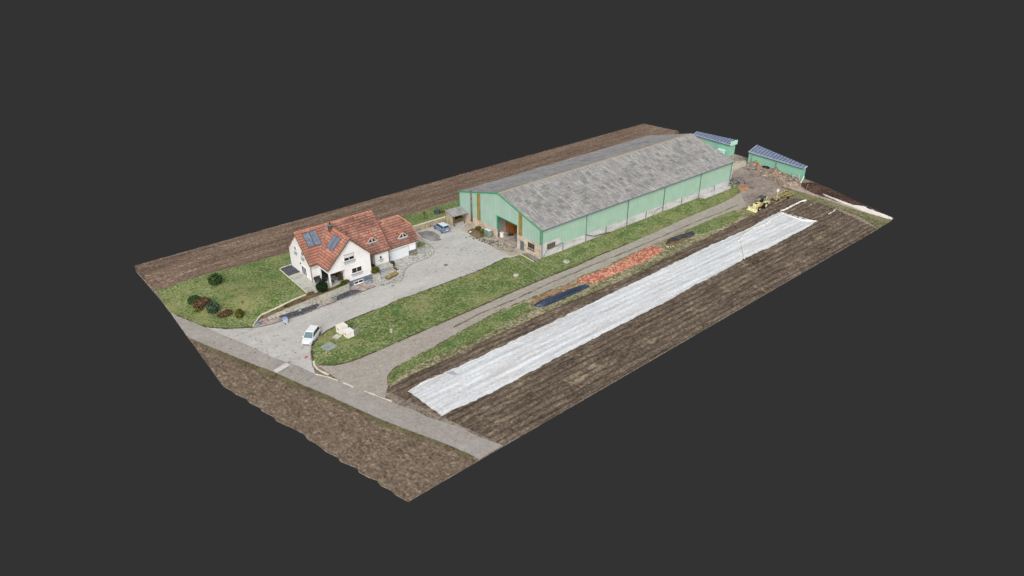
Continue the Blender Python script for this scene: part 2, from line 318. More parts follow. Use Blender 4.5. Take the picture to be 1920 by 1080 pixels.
# fibre-cement roof: sheets with their own shade, streaks down the slope, dark laps
def roofmat():
    m, nt, b = base_mat('fibre_cement', .9, .15); N = nt.nodes.new; L = nt.links.new
    g = N('ShaderNodeTexCoord').outputs['UV']
    br = N('ShaderNodeTexBrick'); br.offset = 0; br.inputs['Scale'].default_value = 1; br.inputs['Brick Width'].default_value = 1.05; br.inputs['Row Height'].default_value = 1.75
    br.inputs['Mortar Size'].default_value = .035; br.inputs['Mortar Smooth'].default_value = .8; br.inputs['Bias'].default_value = 0
    br.inputs['Color1'].default_value = rgb((148,146,145)); br.inputs['Color2'].default_value = rgb((160,158,157)); br.inputs['Mortar'].default_value = rgb((130,128,128))
    L(g, br.inputs['Vector'])
    def nz(s, d, w):
        a = N('ShaderNodeVectorMath'); a.operation = 'MULTIPLY'; a.inputs[1].default_value = s; L(g, a.inputs[0])
        n = N('ShaderNodeTexNoise'); n.inputs['Scale'].default_value = 1; n.inputs['Detail'].default_value = d; L(a.outputs[0], n.inputs['Vector'])
        r = N('ShaderNodeMapRange'); r.inputs['From Min'].default_value = .3; r.inputs['From Max'].default_value = .7; r.inputs['To Min'].default_value = 1-w; r.inputs['To Max'].default_value = 1+w; L(n.outputs['Fac'], r.inputs['Value'])
        return r.outputs[0]
    cur = br.outputs['Color']
    for s, d, w in (((.15,.2,1),4,.10), ((2.6,.35,1),3,.26), ((3.2,2.4,1),2,.24), ((1.1,1.0,1),3,.14)):
        v = N('ShaderNodeVectorMath'); v.operation = 'SCALE'; L(cur, v.inputs[0]); L(nz(s, d, w), v.inputs['Scale']); cur = v.outputs[0]
    L(cur, b.inputs['Base Color']); 
    w = N('ShaderNodeTexWave'); w.wave_type = 'BANDS'; w.bands_direction = 'X'; w.inputs['Scale'].default_value = 1/.177/ (2*math.pi)*6.283/ 3.2; L(g, w.inputs['Vector'])
    bp = N('ShaderNodeBump'); bp.inputs['Strength'].default_value = .25; bp.inputs['Distance'].default_value = .03; L(w.outputs['Fac'], bp.inputs['Height']); L(bp.outputs[0], b.inputs['Normal'])
    return m
M['fibre'] = roofmat()
# clay tiles: uv in tile units (u = column, v = course)
def tilemat(name, dark, cols=((162,108,90),(186,126,106),(212,164,144))):
    m, nt, b = base_mat(name, .75, .25); N = nt.nodes.new; L = nt.links.new
    uv = N('ShaderNodeTexCoord').outputs['UV']
    fl = N('ShaderNodeVectorMath'); fl.operation = 'FLOOR'; L(uv, fl.inputs[0])
    wn = N('ShaderNodeTexWhiteNoise'); L(fl.outputs[0], wn.inputs['Vector'])
    rp = N('ShaderNodeValToRGB'); cr = rp.color_ramp; cr.elements.new(.5)
    for i, c in enumerate(cols): cr.elements[i].position = i*.5; cr.elements[i].color = rgb(c)
    L(wn.outputs['Value'], rp.inputs[0])
    g = N('ShaderNodeNewGeometry').outputs['Position']
    n1 = N('ShaderNodeTexNoise'); n1.inputs['Scale'].default_value = .42; n1.inputs['Detail'].default_value = 4; L(g, n1.inputs['Vector'])
    ad = N('ShaderNodeMath'); ad.operation = 'MULTIPLY_ADD'; ad.inputs[1].default_value = .35; L(wn.outputs['Value'], ad.inputs[0]); L(n1.outputs['Fac'], ad.inputs[2])
    mr = N('ShaderNodeMapRange'); mr.inputs['From Min'].default_value = .62 if not dark else .65; mr.inputs['From Max'].default_value = .95 if not dark else .84; mr.inputs['To Max'].default_value = .75 if not dark else .85
    L(ad.outputs[0], mr.inputs['Value'])
    mi = N('ShaderNodeMix'); mi.data_type = 'RGBA'; L(mr.outputs[0], mi.inputs['Factor']); L(rp.outputs[0], mi.inputs['A']); mi.inputs['B'].default_value = rgb((104,80,72))
    # tile gap: darker side joint
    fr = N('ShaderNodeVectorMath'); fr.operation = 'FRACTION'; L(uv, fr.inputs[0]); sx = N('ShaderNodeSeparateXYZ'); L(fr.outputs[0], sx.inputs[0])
    gt = N('ShaderNodeMapRange'); gt.inputs['From Min'].default_value = .0; gt.inputs['From Max'].default_value = .22; gt.inputs['To Min'].default_value = .78; gt.inputs['To Max'].default_value = 1; L(sx.outputs['X'], gt.inputs['Value'])
    sc = N('ShaderNodeVectorMath'); sc.operation = 'SCALE'; L(mi.outputs['Result'], sc.inputs[0]); L(gt.outputs[0], sc.inputs['Scale'])
    gl = N('ShaderNodeMapRange'); gl.inputs['From Min'].default_value = .5; gl.inputs['From Max'].default_value = .95; gl.inputs['To Min'].default_value = 1; gl.inputs['To Max'].default_value = .5; L(sx.outputs['Y'], gl.inputs['Value'])  # lap shadow and dirt painted in, darker towards each course's lower edge
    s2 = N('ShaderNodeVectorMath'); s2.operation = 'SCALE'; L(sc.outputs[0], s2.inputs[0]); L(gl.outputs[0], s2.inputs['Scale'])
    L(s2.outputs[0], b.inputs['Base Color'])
    return m
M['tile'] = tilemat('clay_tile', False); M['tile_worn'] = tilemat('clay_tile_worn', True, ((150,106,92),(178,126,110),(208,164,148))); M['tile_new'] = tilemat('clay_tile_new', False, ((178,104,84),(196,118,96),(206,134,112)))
M['tilecap'] = plain('tilecap', (196,138,116), .8, .2, 0, .12, 3)

# ------------------------------------------------------------------ terrain
RB = P2([(300,556),(315,583),(333,592),(387,614),(433,617),(473,613)])
def H(x, y):
    x = np.asarray(x, float); y = np.asarray(y, float); d = np.full(np.broadcast(x, y).shape, 1e9)
    for (ax, ay), (bx, by) in zip(RB[:-1], RB[1:]):
        t = np.clip(((x-ax)*(bx-ax)+(y-ay)*(by-ay))/((bx-ax)**2+(by-ay)**2), 0, 1)
        d = np.minimum(d, np.hypot(x-ax-t*(bx-ax), y-ay-t*(by-ay)))
    t = np.clip(d/9, 0, 1); return 1.12*t*t*(3-2*t)+.02
def inside(poly, x, y):
    x = np.asarray(x, float); y = np.asarray(y, float); r = np.zeros(x.shape, bool); n = len(poly)
    for i in range(n):
        x0, y0 = poly[i]; x1, y1 = poly[(i+1) % n]
        if y0 == y1: continue
        c = ((y0 > y) != (y1 > y)) & (x < (x1-x0)*(y-y0)/(y1-y0)+x0); r ^= c
    return r
def sheet(name, poly, mat, z=.004, zf=None, sp=1.5, jit=.12, bsp=.7, skirt=-.10, kind='structure', parent=None, smooth=True):
    """ground cover: polygon boundary densified and roughened, filled with interior points, closed down to the skirt"""
    bd = []; n = len(poly); sd = hash(name) % 97 if False else sum(map(ord, name)) % 97
    for i in range(n):
        a = np.array(poly[i]); b = np.array(poly[(i+1) % n]); l = np.linalg.norm(b-a); k = max(1, int(l/bsp))
        nn = np.array([-(b-a)[1], (b-a)[0]])/max(l, 1e-6)
        for j in range(k):
            p = a+(b-a)*j/k; o = (float(fbm(p[0]*1.3, p[1]*1.3, sd, 2))-.5)*2*jit*(1 if j else .3)
            bd.append(tuple(p+nn*o))
    xs = [p[0] for p in bd]; ys = [p[1] for p in bd]
    gx, gy = np.meshgrid(np.arange(min(xs), max(xs), sp), np.arange(min(ys), max(ys), sp)); gx = gx.ravel(); gy = gy.ravel()
    gx = gx+(np.random.rand(gx.size)-.5)*sp*.3; gy = gy+(np.random.rand(gy.size)-.5)*sp*.3
    k = inside(bd, gx, gy); gx, gy = gx[k], gy[k]
    B = np.array(bd)
    if gx.size:
        dm = np.full(gx.size, 1e9)
        for q in B: dm = np.minimum(dm, np.hypot(gx-q[0], gy-q[1]))
        k = dm > min(sp, bsp)*.45; gx, gy = gx[k], gy[k]
    vs = [Vector(p) for p in bd]+[Vector((a, b)) for a, b in zip(gx, gy)]
    nb = len(bd)
    ov, oe, of, *_ = geometry.delaunay_2d_cdt(vs, [(i, (i+1) % nb) for i in range(nb)], [], 1, 1e-5)
    X = np.array([v.x for v in ov]); Y = np.array([v.y for v in ov])
    Z = (zf(X, Y) if zf else 0)+z+np.zeros_like(X)
    me = bpy.data.meshes.new(name); me.from_pydata([(a, b, c) for a, b, c in zip(X, Y, Z)], [], [list(f) for f in of])
    bm = bmesh.new(); bm.from_mesh(me); bmesh.ops.recalc_face_normals(bm, faces=bm.faces)
    if sum(f.normal.z for f in bm.faces) < 0: bmesh.ops.reverse_faces(bm, faces=bm.faces)
    if skirt is not None:
        ed = [e for e in bm.edges if e.is_boundary]; r = bmesh.ops.extrude_edge_only(bm, edges=ed)
        for v in r['geom']:
            if isinstance(v, bmesh.types.BMVert): v.co.z = skirt-z*.5
    bm.normal_update()
    for f in bm.faces: f.smooth = smooth and abs(f.normal.z) > .5
    for e in bm.edges:
        if len(e.link_faces) == 2 and (e.link_faces[0].smooth != e.link_faces[1].smooth): e.smooth = False
    bm.to_mesh(me); bm.free(); me.materials.append(mat)
    o = bpy.data.objects.new(name, me); COL.objects.link(o); o.parent = parent
    if kind: o['kind'] = kind
    return o
def resample(pl, n):
    pl = np.array(pl, float); d = np.r_[0, np.cumsum(np.linalg.norm(np.diff(pl, axis=0), axis=1))]; t = np.linspace(0, d[-1], n)
    return np.stack([np.interp(t, d, pl[:, k]) for k in range(pl.shape[1])], 1)
def loft(name, top, bot, nu, nv, mat, zf, kind='structure', ragged=0.0, skirt=-.1, edge=None):
    A = resample(top, nu); B = resample(bot, nu); t = np.linspace(0, 1, nv)[None, :, None]
    G = A[:, None, :2]*(1-t)+B[:, None, :2]*t
    if ragged:
        for j in (0, -1):
            G[:, j, 1] += (fbm(G[:, j, 0]*1.1, G[:, j, 0]*.3, 5, 3)-.5)*2*ragged
        for i in (0, -1):
            G[i, :, 0] += (fbm(G[i, :, 1]*1.7, G[i, :, 1]*.3, 9, 3)-.5)*2*ragged
    X, Y = G[..., 0], G[..., 1]; Z = zf(X, Y)+np.zeros_like(X)
    idx = np.arange(nu*nv).reshape(nu, nv)
    vs = np.stack([X, Y, Z], -1).reshape(-1, 3)
    fs = np.stack([idx[:-1, :-1], idx[:-1, 1:], idx[1:, 1:], idx[1:, :-1]], -1).reshape(-1, 4)
    ring = list(idx[0, :])+list(idx[1:, -1])+list(idx[-1, :-1][::-1])+list(idx[1:-1, 0][::-1])
    n0 = len(vs); low = vs[ring].copy(); low[:, 2] = skirt; vs = np.vstack([vs, low]); m = len(ring)
    sf = np.array([[ring[i], ring[(i+1) % m], n0+(i+1) % m, n0+i] for i in range(m)])
    me = bpy.data.meshes.new(name); me.from_pydata(vs.tolist(), [], np.vstack([fs, sf]).tolist())
    bm = bmesh.new(); bm.from_mesh(me); bmesh.ops.recalc_face_normals(bm, faces=bm.faces)
    up = sum(f.normal.z*f.calc_area() for f in bm.faces if abs(f.normal.z) > .3)
    if up < 0: bmesh.ops.reverse_faces(bm, faces=bm.faces)
    n1 = len(fs)
    bm.faces.ensure_lookup_table(); bm.normal_update()
    for i, f in enumerate(bm.faces): f.smooth = i < n1
    for e in bm.edges:
        if len(e.link_faces) == 2 and (e.link_faces[0].smooth != e.link_faces[1].smooth): e.smooth = False
    bm.to_mesh(me); bm.free()
    me.materials.append(mat); o = bpy.data.objects.new(name, me); COL.objects.link(o)
    if kind: o['kind'] = kind
    return o

# outline of the surveyed land
near_edge = P2([(943,834),(765,938)])
wavy = P2([(765,938),(742,926),(733,917),(713,907.5),(706.7,898),(690,892.5),(673,883),(669,875),(637.5,862.5),(633,855),(610,844),(600,835),(590,828),(575,820),(570,812),(548,800),(533,794),(516.7,786),(511.7,779),(490,767.5),(486.7,761.7),(466.7,752.5),(462.5,746),(442,737),(433,730),(418,722)])
left_edge = P2([(418,722),(357,637),(350,629),(325,590),(315,580)])
BL = [tuple(at(253, 499, 1.0)[:2]), tuple(at(300, 557, .4)[:2])]
BR = tuple(at(1206, 232, 1.1)[:2])
far_edge = [BR, (81.0, 34.6), (79.6, 12.7), (79.2, 8.6), (77.6, -3.0), (76.6, -11.5)]+P2([(1554.7,352.5),(1607,378),(1636,390),(1675.6,408.7)])
near_line = P2([(1675.6,408.7),(1669,413.4),(1643.7,429),(943,834.5)])
outline = BL[:1]+[BR]+far_edge[1:]+near_line[1:]+wavy+left_edge[1:]+BL[1:]
sheet('ground', [(p[0], p[1]) for p in outline], M['dirt'], z=-.05, sp=6, jit=0, bsp=4, skirt=-.3)

# ploughed land behind
fb_near = P2h([(293,545),(400,512),(540,475),(700,425),(862,375)], H)+[(30, 31.3), (60, 31.6), (81, 32.5)]
fb_far = [BL[0], (-20, 43.7), (20, 43.9), BR]
def z_back(x, y):
    return H(x, y)+.05*np.sin(y*2*math.pi/.8)*(.5+fbm(x*.2, y*2, 3))+.10*(fbm(x*1.2, y*1.8, 8, 3)-.5)+.03
loft('ploughed_field', fb_far, fb_near, 420, 60, M['soil_back'], z_back, ragged=.15)
# rough arable ground below the lane
road_low = P2([(350,629.5),(360,636),(395,651),(430,665),(472,682),(507,695),(537,708),(568,722),(600,735),(660,762),(717,788),(767,807),(817,825),(850,838),(898,861)])
def z_left(x, y): return .13*(fbm(x*1.1, y*1.1, 21, 4)-.5)+.10*(vnoise(x*3, y*3, 4)-.5)+.02
low = [tuple(p) for p in resample(P2([(357,637)])+wavy[::-1], 140)]
sd_ = [low[0]]+low[1:]
loft('stubble_field', [tuple(p) for p in resample(road_low, 240)], [tuple(p) for p in sd_], 240, 90, M['soil_left'], z_left)
# tilled beds on the right
verge_low = P2([(880,811),(867,803),(803,783),(775,768),(748,760),(732,745)])
def z_right(x, y):
    ph = y*2*math.pi/1.15+.4*np.sin(x*.05); row = .12*np.sin(ph)
    pit = np.clip(np.sin(x*2*math.pi/1.5+3*np.floor(y/1.15))+2*(vnoise(x*.9, y*.9, 44)-.5)-.35, 0, 1)*np.clip(-np.sin(ph)+.1, 0, 1)
    return row-.09*pit+.14*(fbm(x*1.3, y*2.2, 31, 3)-.5)+.06*(vnoise(x*4, y*4, 6)-.5)-.03
polyR = P2([(941,836),(880,811),(803,783),(748,762),(730,722),(770,702),(820,680),(870,657),(903,640),(962,612),(1017,587),(1067,565),(1129,540),(1192,512),(1240,487),(1280,467),(1340,437),(1390,412),(1440,387),(1475,371),(1513,373),(1563,387),(1613,405),(1655,424)])
def dist_in(poly, X, Y):
    d = np.full(X.shape, 1e9); n = len(poly)
    for i in range(n):
        ax, ay = poly[i]; bx, by = poly[(i+1) % n]
        if i == n-1: continue
        t = np.clip(((X-ax)*(bx-ax)+(Y-ay)*(by-ay))/((bx-ax)**2+(by-ay)**2), 0, 1)
        d = np.minimum(d, np.hypot(X-ax-t*(bx-ax), Y-ay-t*(by-ay)))
    return np.where(inside(poly, X, Y), d, -d)
NL = np.array([near_line[-1], near_line[2]]); NLd = (NL[1]-NL[0])/np.linalg.norm(NL[1]-NL[0])
FLP = [tuple(p) for p in P2([(764,733),(847,693),(960,640),(1108,569),(1242,504),(1333,460),(1407,427),(1440,407),(1462,397),(1500,412),(1530,413),(1515,425),(1440,465),(1395,485),(1300,535),(1242,569),(1067,658),(917,738),(829,779)], .1)]
def zR(x, y):
    m = np.clip(dist_in(polyR+[tuple(NL[1]+(4, -4)), tuple(NL[0]+(0, -4))], x, y)/.5, 0, 1)
    m = m*np.clip(.1-dist_in(FLP+FLP[:1], x, y)/.35, 0, 1)
    return np.maximum(-.035, -.035+m*(z_right(x, y)+.14))
x0 = near_line[-1][0]
loft('tilled_field', [(-46, -8.0), (69.5, -8.0)], [tuple(NL[0]), tuple(NL[1])], 760, 130, M['soil_right'], zR)

# lane along the land's lower left side
road_up = P2([(317,583),(333,592),(360,603),(387,615),(410,625),(460,645),(507,668),(540,680),(562,687.5),(592,702),(638,715),(690,735),(720,747),(748,760),(775,768),(803,783),(827,790),(867,803),(897,819),(942,835)])
loft('road', road_up, road_low, 160, 8, M['road'], lambda x, y: .022+0*x, ragged=.08)
# pale paved drive and yard
south_line = [(387,614),(433,617),(470,615),(491,612),(512,607),(542,597.5),(570,589),(593,579),(630,565),(652,557),(677,548),(706,536),(735,533)]
drive = P2(south_line)+[(-22.8, 17.4), (-16.2, 17.4), (-16.2, 25.6), (-4, 25.6), (0.05, 25.0), (0.05, 0.6)]+P2([(980,475),(960,482),(947,483),(892,509),(780,550),(743,563),(718,575),(677,590),(635,608),(613,618),(601.7,628),(590,638),(584,647),(582,658),(582.5,668),(585,685),(592,702),(562,687.5),(540,680),(507,668),(460,645),(410,625)])
sheet('driveway', drive, M['paving'], z=.012, sp=3, jit=.05)
sheet('forecourt', P2([(865,431),(876,417)])+[(0.06, 22.5), (0.06, 3.9)]+P2([(980,475),(956,480),(942,473),(914,458),(893,447)]), M['apron'], z=.018, sp=2, jit=.18)
# gravel track
tr_up = P2([(588,678),(598,684.5),(627,686),(660,678),(710,658),(743,643),(780,627),(900,575),(962,548),(1021,523),(1079,500),(1127,478),(1177,458),(1227,436),(1290,407),(1340,387),(1373,371),(1388,362)])
tr_lo = P2([(640,716),(690,735),(722,745),(728,722),(728,707),(738,693),(768,675),(810,653),(843,635),(880,613),(942,581),(1004,556),(1058,535),(1087,519),(1137,500),(1160,487),(1240,453),(1307,423),(1357,402),(1387,392),(1400,388)])
sheet('gravel_track', tr_lo+tr_up[::-1], M['track'], z=.012, sp=3, jit=.10)
cl_ = resample(P2([(850,614),(900,588),(969,560),(1035,529),(1079,511),(1110,497),(1160,478),(1210,457),(1240,444),(1307,415),(1357,396),(1384,384)]), 60)
sheet('grass_strip', [(p[0], p[1]+.16+.08*math.sin(i*1.7)) for i, p in enumerate(cl_)]+[(p[0], p[1]-.16+.07*math.sin(i*2.3)) for i, p in enumerate(cl_)][::-1], mk('ruts', [(92,92,66),(124,118,98),(146,138,124)], [(.4,.4,.4,1,3),(2,2,2,1,2)], lo=.4, hi=.6), z=.02, sp=1, jit=.12, bsp=.5, skirt=-.02)
yard = P2([(1400,390),(1387,392),(1373,371),(1388,362),(1393,352),(1385,340)])+[(59.5, -.3), (59.6, 25), (79, 26), (79.3, 12), (78.6, 8), (76, 6)]+P2([(1425,330),(1442,340),(1467,352),(1485,358),(1473,362),(1455,370),(1440,374)])
sheet('gravel_yard', yard, mk('yardgravel', [(112,100,92),(138,126,118),(156,144,136),(168,158,148)], [(.15,.3,.3,1,4),(1.2,1.2,1,.8,3),(5,5,5,.8,2)], bump=.3, lo=.33, hi=.67), z=.006, sp=3, jit=.2)
sheet('concrete_pad', [(59.8, 1.0), (59.8, 13.5), (63.5, 13.0)]+P2([(1399,300),(1399,310),(1376,320)]), mk('padconc', [(168,156,138),(190,180,162),(202,194,178)], [(.5,.5,.5,1,3),(4,4,4,.7,2)], lo=.36, hi=.64), z=.014, sp=3, jit=.1)
# central lawn, with the strip along the barn
lawn_c = P2([(587.5,677),(585,660),(585.5,648),(592,640),(603,628.5),(615,620),(636,609),(678,591),(719,576),(744,564),(781,551),(893,510),(948,484),(961,483),(981,476)])+[(-.05, 3.7), (-.05, -.05), (59.3, -.05)]+P2([(1385,340),(1392,352),(1387,361),(1372,370),(1340,386),(1290,406),(1227,435),(1177,457),(1127,477),(1079,499),(1021,522),(962,547),(900,574),(780,626),(743,642),(710,657),(660,677),(627,685),(598,684)])
gz = lambda x, y: .05*fbm(x*1.5, y*1.5, 12, 3)
sheet('lawn', lawn_c, M['grass'], z=.03, zf=gz, sp=.9, jit=.10, bsp=.5, skirt=-.04)
# west lawn and the grass behind the house
lawn_w = P2h([(293,545),(300,557)], H)+P2([(316,583),(333,591.5),(387,613),(433,616),(473,612.5)])+P2h([(488,592),(530,573),(577,552)], H)+[(-40.0, 22.2), (-39.9, 25.6), (-37.4, 25.9), (-23, 25.9), (-16, 25.8), (0.3, 25.8), (0.3, 25.2), (59, 25.2), (59, 31.9), (30, 31.6)]+P2h([(862,374),(700,424),(540,474),(400,511)], H)
sheet('lawn', lawn_w, M['grass'], z=.02, zf=lambda x, y: H(x, y)+.06*(fbm(x*1.2, y*1.2, 5, 3)), sp=.9, jit=.12, bsp=.6, skirt=-.04)
# grassy verge between track and beds; dry grass
vg = tr_lo[3:]+P2([(1418,392),(1432,396),(1462,376),(1480,368),(1475,372),(1440,389),(1390,413),(1340,439),(1280,469),(1240,489),(1192,514),(1129,542),(1067,567),(1017,589),(962,614),(903,642),(870,659),(820,682),(770,704),(733,724)])
sheet('grass_verge', vg, M['verge'], z=.05, zf=gz, sp=.9, jit=.22, bsp=.5, skirt=-.04)
sheet('grass_verge', P2([(731,722),(729,707),(739,694),(769,676),(811,654),(844,636),(881,614),(943,583),(985,568),(992,582),(950,606),(903,633),(860,652),(800,676),(765,696)]), M['grass'], z=.10, zf=gz, sp=.9, jit=.25, bsp=.5, skirt=-.02)
sheet('grass_verge', P2([(1290,432),(1340,409),(1378,395),(1392,404),(1380,415),(1345,428),(1316,440),(1300,440)]), M['grass'], z=.10, zf=gz, sp=.9, jit=.3, bsp=.5, skirt=-.02)
sheet('grass_margin', P2([(1466,360),(1480,354),(1530,369.5),(1597,392),(1640,405),(1672,411),(1663,418.5),(1646,427.5),(1613,406),(1563,388),(1513,375),(1478,370)]), M['margin'], z=.03, zf=gz, sp=1.2, jit=.25, skirt=-.04)
sheet('lane_verge', [tuple(np.array(p)) for p in P2([(360,637),(395,652.5),(430,667),(472,684),(507,697),(537,710),(568,724),(600,737),(660,764),(717,790),(767,809),(817,827),(850,840),(890,858),(880,860),(845,846),(800,828),(750,812),(700,790),(650,766),(600,744),(566,732),(520,713),(480,697),(430,675),(395,658)])], mk('laneverge', [(84,70,57),(108,94,74),(100,104,66),(132,116,96)], [(.35,.35,.3,1.4,3),(2,2,2,1,3),FINE], bump=.5, lo=.37, hi=.63), z=.09, zf=gz, sp=.8, jit=.3, bsp=.5, skirt=-.04)
# bare dark mound beyond the margin
dm = P2([(1501,342),(1527,342),(1554,352.5),(1607,378),(1636,390),(1668,406),(1640,402),(1600,389),(1560,376),(1530,366),(1505,355)])
sheet('earth_mound', dm, M['soil_dark'], z=.02, zf=lambda x, y: .5*fbm(x*.6, y*.6, 40, 3)*np.clip(dist_in(dm+dm[:1], x, y)/1.0, 0, 1), sp=.8, jit=.1, bsp=.6, skirt=-.04)
sheet('dirt_strip', P2([(1478,352),(1500,349),(1530,364),(1560,374),(1600,387),(1640,401),(1670,410),(1640,404),(1597,391),(1530,368.5),(1490,357)]), mk('paledirt', [(140,122,108),(170,152,138),(192,178,164)], [(.5,.5,.5,1,3),(3,3,3,1,2)], lo=.36, hi=.64), z=.07, sp=1.5, jit=.2, skirt=-.04)

# terrace round the house (raised 1.1 m), beds and gravel
sheet('terrace', [(-40.2, 13.7), (-39.9, 22.1), (-37.4, 22.1), (-37.4, 17.2), (-28.2, 17.2), (-28.2, 13.55), (-39.0, 13.55)], M['terrace'], z=1.13, sp=2, jit=0, skirt=-.04)
sheet('slate_bed', [(-39.95, 22.2), (-39.95, 25.6), (-37.5, 25.9), (-37.5, 22.2)], M['slate'], z=1.15, sp=1, jit=.04, skirt=-.04)
zb = lambda x, y: np.clip(.32+(x+48)*.135, .15, 1.08)
bedp = P2h([(577,552.5),(530,574),(489,592.5)], lambda x, y: float(H(x, y)))+[(-48.0, 12.5), (-46, 12.35), (-42, 12.1), (-36.4, 12.2), (-33.4, 12.7), (-32.7, 13.45), (-39.4, 13.5)]
sheet('planting_bed', bedp, M['bed'], z=.0, zf=zb, sp=.7, jit=.02, skirt=-.04)
gb = [(473,613),(488,592.5)]
sheet('gravel_bed', P2([(474,614.5),(491,611.5),(512,606.5),(542,597),(570,588.5),(593,578.5),(630,564.5),(652,556.5),(677,547.5),(706,535.5)])+[(-28.1, 13.45), (-32.4, 13.45), (-33.1, 12.3), (-36.4, 11.9), (-42, 11.8), (-46, 12.0), (-48.0, 12.3), (-49.0, 13.2)], M['pinkgravel'], z=.03, sp=1.2, jit=.03, skirt=-.03)
sheet('slate_bed', P2([(521,594),(532,599),(542,596.5),(570,588),(593,578),(600,571)])+[(-40.0, 11.9), (-42, 11.85), (-46, 12.0)], M['slate'], z=.036, sp=1.2, jit=.05, skirt=-.02)
sheet('slate_bed', P2([(628,560),(633,563),(652,556),(679,546),(671,543.5),(657.5,544)])+[(-33.4, 12.35), (-36.0, 11.95)], M['slate'], z=.036, sp=1.2, jit=.05, skirt=-.02)
# cobbled apron of the garage and the kerb that bounds it
ap = P2([(802,456),(811,463),(815,470),(813,477),(803,484),(778,493),(764,501),(757,511),(757,520),(752,529),(735,534),(706,536.5)])
sheet('cobbled_apron', [(-28.1, 13.3), (-23.3, 14.2), (-22.9, 17.15), (-16.2, 17.15), (-15.0, 18.6)]+ap, M['setts'], z=.022, sp=1.5, jit=.03)
mb = MB()
arc = P2([(778,436),(784,444),(794,451),(802,456),(811,463),(815,470),(813,477),(803,484),(778,493),(764,501),(757,511),(756,520),(750,530)])
arc = resample(arc, 50)
for a, b in zip(arc[:-1], arc[1:]): mb.beam((*a, .03), (*b, .03), .13, .05)
tag(settle(mb.build('kerb', M['kerb_dull']), (arc[0][0], arc[0][1], 0)), 'curved grey kerb bounding the cobbles in front of the garage', 'kerb')
sheet('lawn', P2([(786,452),(795,455),(801,457),(790,463),(783,465),(782,458)]), M['grass'], z=.05, sp=1, jit=.04, skirt=-.02)
sheet('tarmac_patch', P2([(783,436),(800,432),(812,434),(822,441),(829,449),(815,452),(798,448),(790,445)]), M['asphaltdark'], z=.016, sp=2, jit=.7)
sheet('tarmac_patch', P2([(985,476),(998,474)])+[(-.1, 1.2), (-.1, .2)]+P2([(1008,489),(1001,489)]), M['asphaltdark'], z=.085, sp=1.5, jit=.05, skirt=-.02)

# bare soil line where the mower stops
mb = MB(); rse = np.random.RandomState(8)
for run, zf_ in ((P2([(587.5,677),(585,660),(585.5,648),(592,640),(603,628.5),(615,620),(636,609),(678,591),(719,576),(744,564),(781,551),(893,510),(948,484)]), None), (P2([(1177,457),(1127,477),(1079,499),(1021,522),(962,547),(900,574),(780,626),(743,642),(710,657),(660,677),(627,685),(598,684)]), None),
        (P2([(728,722),(728,707),(738,693),(768,675),(810,653),(843,635),(880,613),(942,581),(1004,556),(1058,535)]), None), (P2([(333,591.5),(360,602),(387,613.5),(410,615.5),(433,616.5),(473,613)]), None)):
    rr_ = resample(run, int(sum(np.linalg.norm(np.diff(np.array(run), axis=0), axis=1))/.6))
    for a_, b_ in zip(rr_[:-1], rr_[1:]):
        if rse.rand() < .12: continue
        mb.beam((*(a_+rse.normal(size=2)*.03), .035), (*(b_+rse.normal(size=2)*.03), .035), rse.uniform(.12, .42), .06)
o = mb.build('soil_edge', mk('edgesoil', [(70,62,46),(92,82,62),(116,106,84)], [(1,1,1,1,3),(2.6,2.6,2.6,1,2)], lo=.36, hi=.64)); o['kind'] = 'structure'
# white kerbs and edging ---------------------------------------------------
def kerb_run(pts, w, h, mat, label, zf=None, gaps=None, name='kerb', n=None, jit=0, cat='kerb', group=None):
    mb = MB(); pts = resample(pts, n or max(3, int(sum(np.linalg.norm(np.diff(np.array(pts), axis=0), axis=1))/.9)))
    for i, (a, b) in enumerate(zip(pts[:-1], pts[1:])):
        if gaps and gaps(i, len(pts)): continue
        za = float(zf(*a)) if zf else 0; zb_ = float(zf(*b)) if zf else 0
        ww = w*(1+random.uniform(-jit, jit)); b2 = a+(b-a)*.985
        mb.beam((a[0], a[1], za+h/2), (b2[0], b2[1], zb_+h/2), ww, h)
    return tag(settle(mb.build(name, mat), (pts[0][0], pts[0][1], 0)), label, cat, group)
kerb_run(P2h([(577,552),(530,573),(488,592)], lambda x, y: float(H(x, y)))+[tuple(at(474.5, 612.5)[:2])], .16, .2, M['kerb'], 'white stone edging between the west lawn and the brown planting bed', zf=lambda x, y: float(H(x, y)))
kerb_run([(-40.3, 13.6), (-40.05, 25.7), (-37.6, 25.8)], .16, .16, M['kerb'], 'pale edging of the house terrace beside the west lawn', zf=lambda x, y: 1.08)
kerb_run(P2([(962,483),(1021,522)]), .07, .13, M['kerb_dull'], 'long thin white edging crossing the lawn near the barn', zf=lambda x, y: .04)
kerb_run(P2([(975,477),(1001,492)]), .13, .13, M['kerb'], 'short white edging beside the dark patch at the barn corner', zf=lambda x, y: .04)
kerb_run(P2([(588,677),(589,684),(592,690),(603,697),(616,703)]), .3, .06, M['kerb'], 'broad broken white kerb at the tip of the central lawn', jit=.5)
kerb_run(P2([(592,702),(615,707),(640,716),(665,727),(690,736),(712,744),(735,753)]), .2, .045, M['kerb'], 'worn white kerb line across the mouth of the gravel track', gaps=lambda i, n: i in (4, 7, 8), jit=.5)
kerb_run(P2([(470,615.6),(491,612.6),(512,607.6),(542,598),(570,589.5),(593,579.5),(630,565.5),(652,557.5),(677,548.5),(706,536.5)]), .12, .09, plain('kerb_dark', (112,104,96), .9, .2, 0, .15, 2), 'thin dark kerb between the paved drive and the slate bed')
